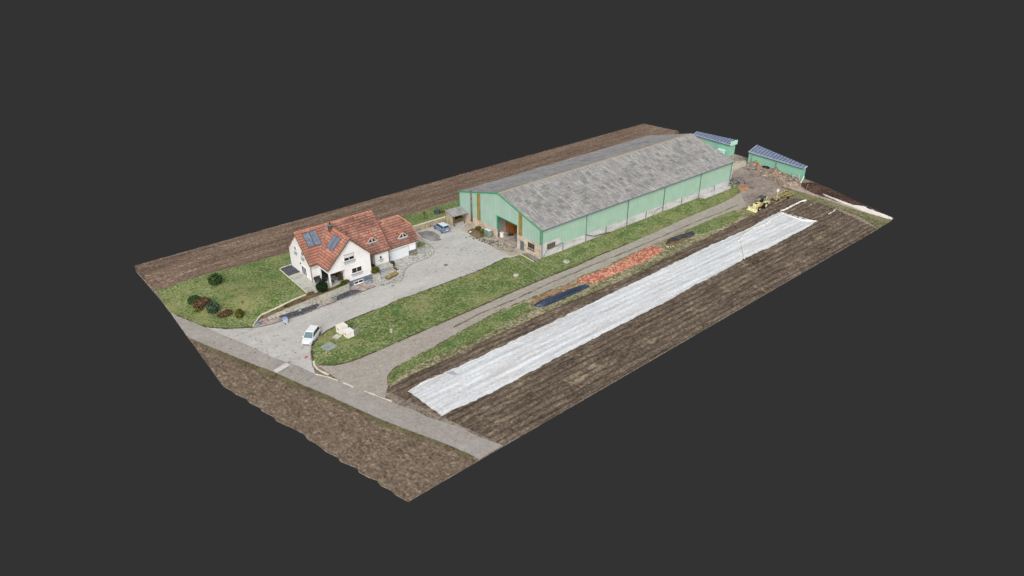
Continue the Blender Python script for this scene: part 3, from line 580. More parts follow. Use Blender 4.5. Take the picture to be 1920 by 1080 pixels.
# white bar painted across the lane
cr = P2([(512,695),(520,699),(544.5,684),(536,680.5)])
mb = MB(); mb.add([(*p, .03) for p in cr]+[(*p, .023) for p in cr], [(0,1,2,3),(7,6,5,4),(0,4,5,1),(1,5,6,2),(2,6,7,3),(3,7,4,0)])
tag(mb.build('road_marking', mk('paintedconcrete', [(186,185,178),(206,204,197),(218,216,210)], [(2,2,2,1,3)], lo=.36, hi=.64)), 'faded white bar laid across the lane by the drive mouth', 'road marking')

# retaining wall below the terrace
wl = np.array([(-32.6, 13.38), (-33.3, 12.45), (-36.4, 12.0), (-40.0, 11.9), (-42.0, 11.9), (-46.0, 12.1), (-48.2, 12.3)]); wh = [1.16, 1.16, 1.15, 1.1, 1.0, .6, .28]
mb = MB(); wr = resample(np.c_[wl, wh], 44)
for i, (a, b) in enumerate(zip(wr[:-1], wr[1:])):
    d = (b-a)[:2]; d /= np.linalg.norm(d); n_ = np.array([d[1], -d[0]]); n_ = n_ if n_[1] > 0 else -n_
    ht = max(a[2], b[2])+.02*random.random()
    b_ = b[:2]-d*.012
    vs = [(*a[:2]-n_*.12, 0), (*b_-n_*.12, 0), (*b_+n_*.25, 0), (*a[:2]+n_*.25, 0), (*a[:2], ht), (*b_, ht), (*b_+n_*.25, ht), (*a[:2]+n_*.25, ht)]
    mb.add(vs, [(3,2,1,0),(4,5,6,7),(0,1,5,4),(1,2,6,5),(2,3,7,6),(3,0,4,7)])
tag(settle(mb.build('retaining_wall', M['stonewall']), (-40, 11.9, 0)), 'pale stone retaining wall below the house terrace, stepping down to the west', 'wall')
# yard wall
yw = np.array([tuple(at(777, 434.5)[:2]), (-10.8, 25.5), (-7.0, 25.4), (-3.6, 25.3)]); yw[0] = (-16.2, 25.5)
root = empty('yard_wall', (-10, 25.5, 0), label='old beige yard wall with white coping behind the blue car', cat='wall')
mb = MB(); mc = MB(); yr = resample(yw, 7)
for a, b in zip(yr[:-1], yr[1:]):
    mb.beam((*a, .62), (*(a+(b-a)*.998), .62), .25, 1.24); mc.beam((*a, 1.31), (*(a+(b-a)*.99), 1.31), .34, .1)
mb.build('wall_body', M['oldwall'], root); mc.build('coping', M['kerb'], root)

# ------------------------------------------------------------------ fleece over the beds
fl_top = P2([(764,733),(800,713),(847,693),(900,669),(960,640),(996,623),(1108,569),(1242,504),(1333,460),(1407,427),(1440,407),(1462,397)], .1)
fl_bot = P2([(829,779),(850,768),(917,738),(970,710),(1040,672),(1067,658),(1150,615),(1242,569),(1300,535),(1337,519),(1395,485),(1418,473),(1440,465),(1490,438),(1515,425),(1530,415)], .1)
def z_fl(x, y): return .12+.022*np.sin(y*2*math.pi/1.15+.3*np.sin(x*.07))+.05*(fbm(x*.5, y*1.6, 51, 3)-.5)+.03*(vnoise(x*2.5, y*3, 7)-.5)
A = resample(fl_top, 300); B = resample(fl_bot, 300)
fl = loft('fleece_cover', A, B, 300, 40, M['fleece'], z_fl, kind=None, ragged=.22, skirt=.02)
# pull the far end in where the photograph shows it hollow
tag(settle(fl, (A[0][0], A[0][1], 0)), 'long white crop fleece spread over the tilled beds', 'crop fleece')
def cloth_rope(name, pts, r, label, cat='fleece', z=.2, group=None):
    pts = resample(pts, max(4, int(len(pts)*6))); mb = MB()
    P = [(p[0]+random.uniform(-.1, .1), p[1]+random.uniform(-.1, .1), z+random.uniform(-.02, .05)) for p in pts]
    mb.tube(P, [r*random.uniform(.6, 1.35) for _ in P], 6)
    o = mb.build(name, M['whitecloth'], smooth=True); return tag(settle(o, (P[0][0], P[0][1], 0)), label, cat, group)
cloth_rope('fleece_fold', P2([(1388,453),(1392,462),(1394,474),(1396,485)], .2), .12, 'gathered white seam across the fleece', 'fleece fold', .22)
cloth_rope('fleece_fold', P2([(1384,453),(1395,441),(1410,430),(1436,420),(1458,404)], .2), .11, 'ridge of bunched fleece running to its top corner', 'fleece fold', .22)
cloth_rope('fleece_fold', P2([(1464,397),(1480,404),(1500,412),(1520,414),(1531,414)], .2), .16, 'rolled white hem along the far end of the fleece', 'fleece fold', .15)
cloth_rope('fleece_scrap', P2([(1464,396),(1476,392),(1486,386),(1500,379),(1512,375.5)], .1), .19, 'twisted white strip of fleece trailing from the cover\'s far corner', 'fleece scrap', .16)
cloth_rope('fleece_scrap', P2([(1553,402),(1561,398),(1566,394)], .1), .1, 'small scrap of white fleece lying alone on the far beds', 'fleece scrap', .14)
pt = P2([(836,699.5),(846,696.5),(851,697),(858,703.5),(848,703)], .2)
sheet('patch', pt, plain('patchgrey', (170,172,182), .7, .2, 0, .05, 3), z=.25, sp=.5, jit=.02, skirt=.2, kind=None)
tag(bpy.data.objects['patch'], 'grey patch sewn on the near end of the white fleece', 'fleece patch')
# plastic sheeting along the far edge
ps = P2([(1542,364),(1567,373.5),(1600,385.5),(1607,386),(1622,389),(1634,392.5),(1642,397.5),(1660,404),(1673,409.3),(1671,410.5),(1642,402),(1614,393),(1598,387),(1567,375)], .2)
sheet('plastic_sheeting', ps, M['whitecloth'], z=.3, zf=lambda x, y: .12*fbm(x*1.5, y*1.5, 60, 2), sp=.6, jit=.12, bsp=.4, skirt=.05, kind=None)
tag(bpy.data.objects['plastic_sheeting'], 'crumpled white plastic sheeting on the dark mound at the land\'s right corner', 'plastic sheet')

# ------------------------------------------------------------------ barn
HE, HR, BW, BLn = 6.0, 9.42, 25.0, 59.4
barn = empty('barn', (0, 12.5, 0), label='long green clad barn with a grey fibre cement roof', cat='barn')
def gz_(y): return HE+(HR-HE)*(1-abs(y-BW/2)/(BW/2))
# front gable cladding with the door opening (y 6.55..12.6, z 0..4.65)
D0, D1, DH = 6.55, 12.6, 4.65
def slab_x(mb, poly, x0, x1): mb.prism(poly, 'x', x0, x1)
mb = MB(); dep = .12
slab_x(mb, [(0, 2.85), (D0, 2.85), (D0, gz_(D0)-.05), (0, HE-.05)], 0, dep)
slab_x(mb, [(D0, DH), (D1, DH), (D1, gz_(D1)-.05), (12.5, HR-.05), (D0, gz_(D0)-.05)], 0, dep)
slab_x(mb, [(D1, 1.8), (BW, 1.8), (BW, HE-.05), (D1, gz_(D1)-.05)], 0, dep)
mb.build('front_cladding', M['clad_front'], barn)
mb = MB(); mb.box(.02, 5.4, 0, .12, 3.0, HE-.06); mb.box(5.4, BLn, 0, .12, 1.6, HE-.06); mb.build('side_cladding', M['clad_side'], barn)
mb = MB(); mb.box(.02, BLn, BW-.12, BW, 0, HE-.06); slab_x(mb, [(0.12, 0), (BW-.12, 0), (BW-.12, HE-.1), (12.5, HR-.1), (.12, HE-.1)], BLn-.12, BLn-.002); mb.build('rear_cladding', M['clad_side'], barn)
mb = MB(); mb.box(.03, .25, .02, D0, 0, 2.9); mb.box(.03, .25, D1, BW-.02, 0, 1.86); mb.box(-.04, .0, .02, D0-.0, 2.78, 2.88)
ms = mb.build('masonry_base', M['masonry'], barn)
mb = MB(); mb.box(.26, 5.4, .03, .25, 0, 3.0); mb.box(5.42, BLn-.15, .03, .25, 0, 1.62)
pw = mb.build('concrete_base', M['panelwhite'], barn)
for x in (5.9, 17.8, 29.9, 41.6, 53.3):
    mb = MB(); mb.box(x-.09, x+.09, -.05, .03, 0, 1.6); mb.build('pilaster', M['pipe'], barn)
# proud panel around the side window
mb = MB(); mb.box(.4, 5.0, -.035, .0, 1.95, 3.0); mb.build('window_surround', M['panelwhite'], barn)
def window(parent, axis, pos, a0, a1, z0, z1, n=2, fr=.07, face=-1, frame=None, glass=None, name='window', bars=0):
    frame = frame or M['white_frame']; glass = glass or M['glass']
    f = MB(); d0, d1 = (pos-.06, pos+.02) if face < 0 else (pos-.02, pos+.06)
    def bx(mb, u0, u1, v0, v1, e0, e1):
        if axis == 'y': mb.box(u0, u1, e0, e1, v0, v1)
        else: mb.box(e0, e1, u0, u1, v0, v1)
    bx(f, a0, a1, z0, z0+fr, d0, d1); bx(f, a0, a1, z1-fr, z1, d0, d1)
    ws = np.linspace(a0, a1, n+1)
    for i, w in enumerate(ws):
        l, r_ = (w, w+fr) if i == 0 else ((w-fr, w) if i == n else (w-fr/2, w+fr/2)); bx(f, l, r_, z0+fr, z1-fr, d0, d1)
    fo = f.build(name, frame, parent)
    for i in range(n):
        g = MB(); bx(g, ws[i]+fr*.4, ws[i+1]-fr*.4, z0+fr*.5, z1-fr*.5, pos-.025 if face < 0 else pos-.01, pos+.01 if face < 0 else pos+.025)
        g.build('pane', glass, fo)
    return fo
M['grimy'] = plain('grimy', (84,76,66), .4, .4, 0, .25, 3); M['frame_grey'] = plain('frame_grey', (120,112,102), .7, .3, 0, .1)
w = window(barn, 'y', -.03, 1.7, 3.8, 1.5, 2.62, 4, .11, frame=M['frame_grey'], glass=M['grimy'])
w = window(barn, 'x', .03, 1.6, 3.45, 1.32, 2.42, 4, .07, frame=M['frame_grey'], glass=M['glass'])
mb = MB(); mb.box(-.12, .03, 1.5, 3.5, 1.0, 1.16); mb.build('window_sill', M['grimy'], barn)
mb = MB(); mb.box(-.03, .04, 4.6, 5.65, .05, 1.95); dd = mb.build('door', plain('greydoor', (96,110,116), .6, .3), barn)
MB().box(-.07, -.03, 5.45, 5.53, .95, 1.05).build('handle', M['steel'], dd)
# big doorway: jambs, lintel, interior
mb = MB(); mb.box(-.05, .22, D1-.02, D1+.2, 1.9, DH+.16); mb.box(-.05, .0, D0, D1, DH, DH+.14); mb.build('door_frame', M['greentrim'], barn)
MB().box(-.03, .3, D0-.25, D0, 0, DH).build('door_jamb', M['panelwhite'], barn); MB().box(-.03, .3, D1, D1+.12, 0, 1.9).build('door_jamb', M['panelwhite'], barn)
mb = MB(); mb.box(.3, 12, .3, 24.6, -.02, .035); mb.build('barn_floor', M['apron'], barn)
mb = MB(); mb.box(.3, 9, 13.5, 13.65, .035, 5.6); mb.build('inner_wall', M['innerwall'], barn)
mb = MB(); mb.box(2.9, 3.05, 11.6, 13.5, .035, 5.2); mb.box(3.05, 6.2, 11.5, 11.6, .035, 5.2); mb.box(6.2, 6.35, 5.0, 11.6, .035, 5.2); mb.build('timber_partition', M['wood'], barn)
# roof: two slopes with uv in metres
def slope(name, mat, ridge, eave, x0, x1, th=.1):
    (yr_, zr), (ye, ze) = ridge, eave; Ls = math.hypot(ye-yr_, ze-zr); nx = 40
    mb = MB(); xs = np.linspace(x0, x1, nx+1); ny = 8
    for i in range(nx):
        for j in range(ny):
            t0, t1 = j/ny, (j+1)/ny; y0, z0 = yr_+(ye-yr_)*t0, zr+(ze-zr)*t0; y1, z1 = yr_+(ye-yr_)*t1, zr+(ze-zr)*t1
            sg = lambda x, t: -.06*math.sin(math.pi*t)*(1+.6*math.sin(x*.3))
            mb.add([(xs[i],y0,z0+sg(xs[i],t0)),(xs[i+1],y0,z0+sg(xs[i+1],t0)),(xs[i+1],y1,z1+sg(xs[i+1],t1)),(xs[i],y1,z1+sg(xs[i],t1))], [(0,1,2,3)],
                   [[(xs[i], Ls*t0), (xs[i+1], Ls*t0), (xs[i+1], Ls*t1), (xs[i], Ls*t1)]])
    mb.add([(x0,yr_,zr-th),(x1,yr_,zr-th),(x1,ye,ze-th),(x0,ye,ze-th),(x0,yr_,zr),(x1,yr_,zr),(x1,ye,ze),(x0,ye,ze)], [(0,1,2,3),(3,2,6,7),(1,5,6,2),(0,3,7,4)], [[(0,0)]*4]*4)
    return mb
mb = slope('r', None, (12.5, HR+.06), (-.35, HE-.02), .02, BLn+.1); rf = mb.build('roof', M['fibre'], barn, noflip=False)
mb = slope('r', None, (12.5, HR+.06), (25.35, HE-.02), .02, BLn+.1); mb.build('roof', M['fibre'], barn)
M['ridgecap'] = plain('ridgecap', (164,152,132), .9, .2, 0, .1, 2)
mb = MB(); 
for k in range(50):
    x = BLn*k/50; mb.prism([(12.18, HR-.01), (12.5, HR+.15), (12.82, HR-.01), (12.5, HR+.05)], 'x', x+.02, x+BLn/50-.02)
mb.build('ridge_cap', M['ridgecap'], barn)
rd = random.Random(3); cnt = 0
sl = (HR-HE)/12.5; nrm = Vector((0, -sl, 1)).normalized()
for row, t in enumerate((.17, .31, .45, .59, .73)):
    x = 2.0+row*1.1
    while x < 56 and cnt < 98:
        if rd.random() < .80:
            ln = 1.5 if rd.random() < .7 else 1.0; wd = rd.choice((1.0, 1.0, 1.5))
            y0 = 12.5-12.85*t+rd.choice((0, .5, -.5)); y1 = y0-ln
            zz = lambda y, xx: HR+.06+(y-12.5)*(HR+.08-HE)/12.85-.06*math.sin(math.pi*(12.5-y)/12.85)*(1+.6*math.sin(xx*.3))+.03
            mb = MB(); mb.add([(x,y0,zz(y0,x)),(x+wd,y0,zz(y0,x+wd)),(x+wd,y1,zz(y1,x+wd)),(x,y1,zz(y1,x)),(x,y0,zz(y0,x)-.08),(x+wd,y0,zz(y0,x+wd)-.08),(x+wd,y1,zz(y1,x+wd)-.08),(x,y1,zz(y1,x)-.08)], [(0,1,2,3),(7,6,5,4),(0,4,5,1),(1,5,6,2),(2,6,7,3),(3,7,4,0)])
            mb.build('roof_light', M['mossglass'], barn); cnt += 1
        x += rd.choice((2.1, 2.1, 3.2, 4.2))
# trims
mb = MB(); mb.beam((-.06, 12.5, HR+.02), (-.06, -.3, HE-.04), .10, .24); mb.beam((-.06, 12.5, HR+.02), (-.06, 25.3, HE-.04), .10, .24); mb.build('verge_trim', M['greentrim'], barn)
mb = MB(); mb.box(-.07, .1, -.10, .07, 2.95, HE-.1); mb.build('corner_trim', M['greentrim'], barn); mb = MB(); mb.box(-.07, .03, BW-.07, BW+.07, 1.8, HE-.1); mb.build('corner_trim', M['greentrim'], barn)
mb = MB(); mb.beam((.1, -.42, HE-.08), (BLn, -.42, HE-.08), .16, .13); mb.build('gutter', M['pipe'], barn)
for x in (.35, 11.95, 23.85, 35.2, 47.5, 58.75):
    mb = MB(); mb.tube([(x, -.40, HE-.1), (x, -.14, HE-.5), (x, -.14, .12)], .075, 7); mb.build('downpipe', M['pipe'], barn)
for y0, y1, z0 in ((18.0, 19.15, 1.82), (5.15, 6.25, 2.9)):
    mb = MB(); mb.prism([(y0, z0), (y1, z0), (y1, gz_(y1)-.2), (y0, gz_(y0)-.2)], 'x', -.02, .01); mb.build('translucent_strip', M['yellowstrip'], barn)
mb = MB(); mb.tube([(-.16, 20.85, .8), (-.16, 20.85, gz_(20.85)+.35)], .2, 10); vp = mb.build('flue_pipe', mk('fluemetal', [(84,88,82),(112,112,104),(130,126,112)], [(1,1,3,1,2)], rough=.6, lo=.36, hi=.64), barn, smooth=True)
# hose hanging from a downpipe
pts = [(11.95, -.2, 1.65), (12.8, -.35, 1.2), (14.2, -.4, .7), (16, -.4, .55), (18.5, -.5, .35)]
mb = MB(); mb.tube(pts, .07, 6); tag(settle(mb.build('hose', M['black'], smooth=True), (11.95, -.2, 0)), 'black hose sagging from a downpipe along the barn\'s long wall', 'hose')
mb = MB(); mb.tube([(32.0, -.15, .1), (32.6, -.2, .9), (33.6, -.2, 1.25), (35.0, -.2, 1.3)], .05, 6); tag(settle(mb.build('hose', M['pipe'], smooth=True), (32, -.15, 0)), 'thin grey hose arching by the barn\'s third downpipe', 'hose')
mb = MB(); mb.tube([(.5, -.25, .25), (1.6, -.12, 1.35), (5.8, -.1, 1.75)], .05, 6); tag(settle(mb.build('water_pipe', M['pipe'], smooth=True), (.5, -.25, 0)), 'grey water pipe rising along the wall at the barn\'s near corner', 'pipe')

# things inside and against the barn
mb = MB(); mb.obox((.9, 12.3, .45), (.25, .3, .4), .3); mb.obox((.9, 12.3, .93), (.3, .35, .06), .3); tag(settle(mb.build('canister', M['cream']), (.9, 12.3, 0)), 'white canister just inside the barn doorway', 'canister')
root = empty('wheelbarrow', (2.0, 11.4, .04), label='tipped wheelbarrow inside the barn doorway', cat='wheelbarrow')
mb = MB(); mb.add([(1.6,11.0,.6),(2.6,11.0,.7),(2.6,11.7,.7),(1.6,11.7,.6),(1.9,11.15,.3),(2.4,11.15,.3),(2.4,11.55,.3),(1.9,11.55,.3)], [(4,5,1,0),(5,6,2,1),(6,7,3,2),(7,4,0,3),(7,6,5,4)]); mb.build('tray', M['darkgrey'], root)
mb = MB(); mb.tube([(1.0,11.1,.6),(1.9,11.2,.3),(2.8,11.35,.2)], .03, 5); mb.tube([(1.0,11.6,.6),(1.9,11.5,.3),(2.8,11.35,.2)], .03, 5); mb.build('frame', M['steel'], root)
mb = MB(); mb.tube([(2.8,11.3,.22),(2.8,11.4,.22)], .18, 12); mb.build('wheel', M['rubber'], root)

# lean-to store at the barn's left front corner
lt = empty('lean_to_shed', (-1.8, 24, 0), label='small open lean-to with a grey roof against the barn\'s left corner', cat='shed')
mb = MB(); mb.add([(-3.9,22.3,2.35),(-.2,22.0,2.3),(-.05,25.2,2.75),(-3.7,25.3,2.75)]+[(-3.9,22.3,2.25),(-.2,22.0,2.2),(-.05,25.2,2.65),(-3.7,25.3,2.65)], [(0,1,2,3),(7,6,5,4),(0,4,5,1),(1,5,6,2),(2,6,7,3),(3,7,4,0)], [[(-3.9,0),(-.2,0),(-.1,3),(-3.7,3)]]+[[(0,0)]*4]*5); mb.build('roof', M['fibre'], lt)
mb = MB(); mb.box(-3.5, -.1, 25.05, 25.25, 0, 2.5); mb.box(-3.6, -3.4, 22.9, 25.05, 0, 2.3); mb.build('wall', M['oldwall'], lt)
for x in (-3.5, -.9): MB().box(x-.08, x+.08, 22.3, 22.46, 0, 2.22).build('post', M['door_brown'], lt)
mb = MB(); mb.box(-3.2, -.4, 23.6, 24.9, .02, .9); tag(settle(mb.build('log_pile', mk('logs', [(56,44,30),(96,82,54),(128,112,80)], [(3,3,3,1,2)], lo=.36, hi=.64)), (-1.8, 24.2, 0)), 'dark stack of firewood under the lean-to roof', 'log pile')

# ------------------------------------------------------------------ right and left solar sheds
def solar_shed(label, xa, ya, xb, yb, he, da, db, rise, npan, x_off=0):
    """front wall from (xa,ya) to (xb,yb); roof depth da..db toward +x, slope rise"""
    r_ = empty('solar_shed', ((xa+xb)/2, (ya+yb)/2, 0), label=label, cat='shed', group='green sheds with solar roofs')
    a = np.array([xa, ya]); b = np.array([xb, yb])
    q = [(xa, ya), (xb, yb), (xb+db-.05, yb), (xa+da-.05, ya)]
    mb = MB(); mb.add([(*p, -.02) for p in q]+[(*q[0], he), (*q[1], he), (*q[2], he+rise*db), (*q[3], he+rise*da)], [(3,2,1,0),(4,5,6,7),(0,1,5,4),(1,2,6,5),(2,3,7,6),(3,0,4,7)])
    mb.build('wall', M['clad_shed'], r_)
    def pt(t, s, up=.08):     # t along, s across 0..1
        p = a+(b-a)*t; d = (da+(db-da)*t+.1)*s-.22*(1-s); return (p[0]+d, p[1], he+rise*d+up)
    mb = MB(); c = [pt(-.015, 0), pt(1.02, 0), pt(1.02, 1), pt(-.015, 1)]; mb.add(c+[(x, y, z-.1) for x, y, z in c], [(0,1,2,3),(7,6,5,4),(0,4,5,1),(1,5,6,2),(2,6,7,3),(3,7,4,0)])
    mb.build('roof', M['solarrail'], r_)
    for i in range(npan):
        t0, t1 = (i+.11)/npan, (i+.89)/npan; s0 = .10
        c = [pt(t0, s0, .11), pt(t1, s0, .11), pt(t1, .98, .11), pt(t0, .98, .11)]
        mb = MB(); mb.add(c+[(x, y, z-.025) for x, y, z in c], [(0,1,2,3),(7,6,5,4),(0,4,5,1),(1,5,6,2),(2,6,7,3),(3,7,4,0)]); mb.build('solar_panel', M['solar'], r_)
    mb = MB(); p0, p1 = pt(0, 0, -.06), pt(1, 0, -.06); mb.beam((p0[0]-.06, p0[1], p0[2]), (p1[0]-.06, p1[1], p1[2]), .12, .14); mb.build('gutter', plain('gut'+str(npan), (92,112,112), .6, .3), r_)
    return r_
sr = solar_shed('mint green shed with a solar roof, standing behind the rubble heap', 75.5, 6.3, 75.1, -9.0, 3.1, 3.2, .9, .29, 17)
for y in (5.2, -1.6):
    mb = MB(); mb.tube([(75.2, y, 3.0), (75.22, y, .3)], .08, 6); mb.build('downpipe', M['pipe'], sr)
sl_ = solar_shed('mint green shed with a solar roof, half hidden behind the barn\'s far end', 76.5, 24.2, 76.4, 12.6, 3.1, 1.4, 2.4, .29, 13)
mb = MB(); mb.box(76.3, 79.0, 12.25, 12.5, 2.9, 3.95); mb.build('parapet', plain('mintpale', (188,232,214), .6, .3), sl_)
root = empty('meter_cabinet', (75.6, 14.4, 0), label='pale mint cabinet against the shed behind the barn', cat='cabinet')
MB().box(75.2, 76.1, 13.6, 15.4, .1, 1.45).build('cabinet_body', plain('mintpale2', (180,224,208), .6, .3), root)
MB().box(75.1, 76.2, 13.5, 15.5, 1.45, 1.6).build('lid', plain('mintpale3', (206,238,226), .6, .3), root)

# ------------------------------------------------------------------ house
house = empty('house', (-30, 19, 0), label='white farmhouse with steep red tiled roofs and solar collectors', cat='house')
XL, YB, YF = -37.6, 25.6, 17.25
def tiles(name, mat, ou, od, poly, parent=house, course=.5, col=.32, th=.09):
    """tile courses: ou(origin, udir, vdir unit, normal) ; poly in (u,v) metres, v down the slope"""
    o, ud, vd, nn = [Vector(q) for q in ou]; mb = MB(); vmin = min(p[1] for p in poly); vmax = max(p[1] for p in poly)
    def clip(pl, v, keep_ge):
        outp = []
        for i in range(len(pl)):
            a, b = pl[i], pl[(i+1) % len(pl)]; ia = (a[1] >= v) == keep_ge or abs(a[1]-v) < 1e-9; ib = (b[1] >= v) == keep_ge or abs(b[1]-v) < 1e-9
            if ia: outp.append(a)
            if ia != ib:
                t = (v-a[1])/(b[1]-a[1]); outp.append((a[0]+(b[0]-a[0])*t, v))
        return outp
    v = vmin
    while v < vmax-1e-6:
        v2 = min(v+course, vmax); pl = clip(clip(poly, v, True), v2, False)
        pl = [p for i, p in enumerate(pl) if (abs(p[0]-pl[i-1][0])+abs(p[1]-pl[i-1][1])) > 1e-5]
        if len(pl) >= 3:
            top = [o+ud*p[0]+vd*p[1]+nn*(th*(p[1]-v)/course+.01) for p in pl]; bot = [o+ud*p[0]+vd*p[1]-nn*.12 for p in pl]; n = len(pl)
            fs = [tuple(range(n))]+[tuple(range(n, 2*n))[::-1]]+[(i, (i+1) % n, n+(i+1) % n, n+i) for i in range(n)]
            uvs = [[(p[0]/col, (v-vmin)/course+.001+.998*(p[1]-v)/course) for p in pl]]+[[(0, .5)]*n]+[[(pl[i][0]/col, (v+.1)/course)]*4 for i in range(n)]
            mb.add(top+bot, fs, uvs)
        v = v2
    return mb.build(name, mat, parent)
q2 = math.sqrt(.5)
RZ, RY, WX = 9.1, 21.4, -31.9
front = ((0, RY, RZ), (1, 0, 0), (0, -q2, -q2), (0, -q2, q2)); k = 1/q2
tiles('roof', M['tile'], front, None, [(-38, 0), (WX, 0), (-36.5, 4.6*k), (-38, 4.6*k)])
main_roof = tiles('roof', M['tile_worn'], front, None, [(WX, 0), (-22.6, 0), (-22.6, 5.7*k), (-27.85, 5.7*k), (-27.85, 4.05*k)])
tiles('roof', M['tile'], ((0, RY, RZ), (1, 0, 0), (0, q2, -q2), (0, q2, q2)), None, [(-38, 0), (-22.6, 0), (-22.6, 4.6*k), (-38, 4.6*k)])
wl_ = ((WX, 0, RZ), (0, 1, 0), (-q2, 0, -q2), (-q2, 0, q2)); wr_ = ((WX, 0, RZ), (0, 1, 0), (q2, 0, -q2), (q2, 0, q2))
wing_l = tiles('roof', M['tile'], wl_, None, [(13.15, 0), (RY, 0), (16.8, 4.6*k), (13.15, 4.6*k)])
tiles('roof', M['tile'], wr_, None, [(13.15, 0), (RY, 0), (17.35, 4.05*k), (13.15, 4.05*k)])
# ridge caps and valley flashing
mb = MB()
for i in range(36): x = -38+15.4*i/36; mb.tube([(x, RY, RZ+.06), (x+.41, RY, RZ+.04)], [.13, .11], 6)
for i in range(19): y = 13.1+8.2*i/19; mb.tube([(WX, y, RZ+.06), (WX, y+.41, RZ+.04)], [.13, .11], 6)
mb.build('ridge_tiles', M['tilecap'], house)
mb = MB(); mb.beam((WX-.05, RY-.05, RZ+.04), (-36.5, 16.8, 4.55), .26, .05); mb.beam((WX+.05, RY-.05, RZ+.04), (-27.85, 17.35, 5.1), .22, .05); mb.build('valley_flashing', M['flowerbox'], house)
for e_ in (((-38.04, RY, RZ-.05), (-38.04, 16.8, 4.45)), ((-38.04, RY, RZ-.05), (-38.04, 26, 4.45)), ((WX, 13.1, RZ-.05), (-36.5, 13.1, 4.45)), ((WX, 13.1, RZ-.05), (-27.8, 13.1, 4.98))): MB().beam(*e_, .06, .2).build('verge_board', M['door_brown'], house)
# walls
W_ = MB()
W_.prism([(YB, 1.0), (YF, 1.0), (YF, 4.8), (RY, 8.95), (YB, 4.8)], 'x', XL, XL+.3)          # left gable
W_.box(XL+.3, -23, YB-.3, YB, 0, 4.75)                                                   # back
W_.prism([(YB-.3, 0), (16.0, 0), (16.0, 3.5), (RY, 8.95), (YB-.3, 4.8)], 'x', -23.3, -23.0) # right gable
W_.box(XL+.3, -28.1, YF, YF+.3, 1.0, 4.75)                                               # wall behind the porch
W_.prism([(-33.2, 1.0), (-28.1, 1.0), (-28.1, 5.15), (WX, 8.95), (-36.2, 4.65), (-36.2, 3.55), (-33.2, 3.55)], 'y', 13.5, 13.8)   # wing gable with porch opening
W_.box(-28.4, -28.1, 13.8, YF, 1.0, 5.1)
W_.box(-33.2, -32.95, 13.8, YF, 1.0, 4.4)
W_.box(-36.2, -35.95, 13.8, YF, 3.55, 4.6)       # beam above the porch side
W_.box(-25.85, -23.0, 15.95, 16.2, .9, 3.45)     # entry block
W_.box(-25.85, -25.6, 16.2, YF, .9, 3.6)
W_.box(-28.1, -25.85, YF+.0, YF+.25, .9, 4.6)
walls = W_.build('wall', M['render_white'], house)
mb = MB(); mb.box(XL+.02, -36.2, YF-.06, YF, 3.5, 4.4); mb.box(-35.95, -33.2, 13.8, YF, 3.56, 3.66); mb.build('porch_ceiling', M['beige'], house)
pl_ = MB(); pl_.box(-33.0, -28.07, 13.46, 13.8, 0, 1.02); pl_.box(-33.2, -32.95, 13.5, 14.0, 0, 1.02); pl_.box(-28.1, -28.06, 13.8, 16, 0, 1.02); pl_.box(-17.9, -16.25, 17.16, 17.4, 0, .92); pl_.box(-23.2, -22.5, 17.16, 17.4, 0, .3); pl_.box(-25.87, -22.98, 15.93, 16.2, 0, .9)
pl_.build('plinth', M['plinth'], house)
for x, y in ((-36.1, 13.62), (-36.1, 17.05)): MB().box(x-.13, x+.13, y-.13, y+.13, 1.13, 3.6).build('pillar', M['white_frame'], house)
# garage
GW = MB(); GW.box(-23, -22.35, 17.2, 17.4, .0, 2.95); GW.box(-22.35, -17.85, 17.2, 17.4, 2.0, 2.95); GW.box(-17.85, -16.3, 17.2, 17.4, 0, 2.95)
GW.prism([(17.4, 0), (24.8, 0), (24.8, 2.95), (22.7, 4.9), (19.3, 4.9), (17.4, 3.0)], 'x', -16.5, -16.3); GW.box(-23, -16.5, 24.6, 24.8, 0, 2.9)
GW.build('garage_wall', M['render_white'], house)
GZ, GY = 6.8, 21.0
gf = ((0, GY, GZ), (1, 0, 0), (0, -q2, -q2), (0, -q2, q2)); gb_ = ((0, GY, GZ), (1, 0, 0), (0, q2, -q2), (0, q2, q2))
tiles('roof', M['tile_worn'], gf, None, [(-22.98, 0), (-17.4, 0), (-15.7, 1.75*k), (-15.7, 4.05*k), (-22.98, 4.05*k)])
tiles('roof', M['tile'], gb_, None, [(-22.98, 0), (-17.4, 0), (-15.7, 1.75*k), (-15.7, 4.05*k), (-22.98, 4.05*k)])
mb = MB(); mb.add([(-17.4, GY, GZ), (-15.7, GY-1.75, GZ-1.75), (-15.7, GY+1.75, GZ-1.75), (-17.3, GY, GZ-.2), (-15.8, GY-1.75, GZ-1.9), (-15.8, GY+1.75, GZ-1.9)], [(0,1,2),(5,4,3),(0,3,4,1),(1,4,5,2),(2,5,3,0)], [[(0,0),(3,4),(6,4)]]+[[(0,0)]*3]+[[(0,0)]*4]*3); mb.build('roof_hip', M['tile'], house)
mb = MB()
for i in range(14): x = -22.95+5.6*i/14; mb.tube([(x, GY, GZ+.06), (x+.39, GY, GZ+.04)], [.13, .11], 6)
for i in range(7):
    t = i/7; t2 = (i+1)/7; mb.tube([(-17.4+1.7*t, GY-1.75*t, GZ-1.75*t+.07), (-17.4+1.7*t2, GY-1.75*t2, GZ-1.75*t2+.05)], [.12, .10], 6)
mb.build('ridge_tiles', M['tilecap'], house)
mb = MB(); mb.beam((-15.66, GY-1.75, GZ-1.85), (-15.66, 16.95, 2.7), .05, .2); mb.build('verge_board', M['tilecap'], house)
gd = MB(); 
for i in range(5): gd.box(-22.35, -17.85, 17.24-.005*(i%2), 17.30, .03+i*.394, .03+(i+1)*.394-.012)
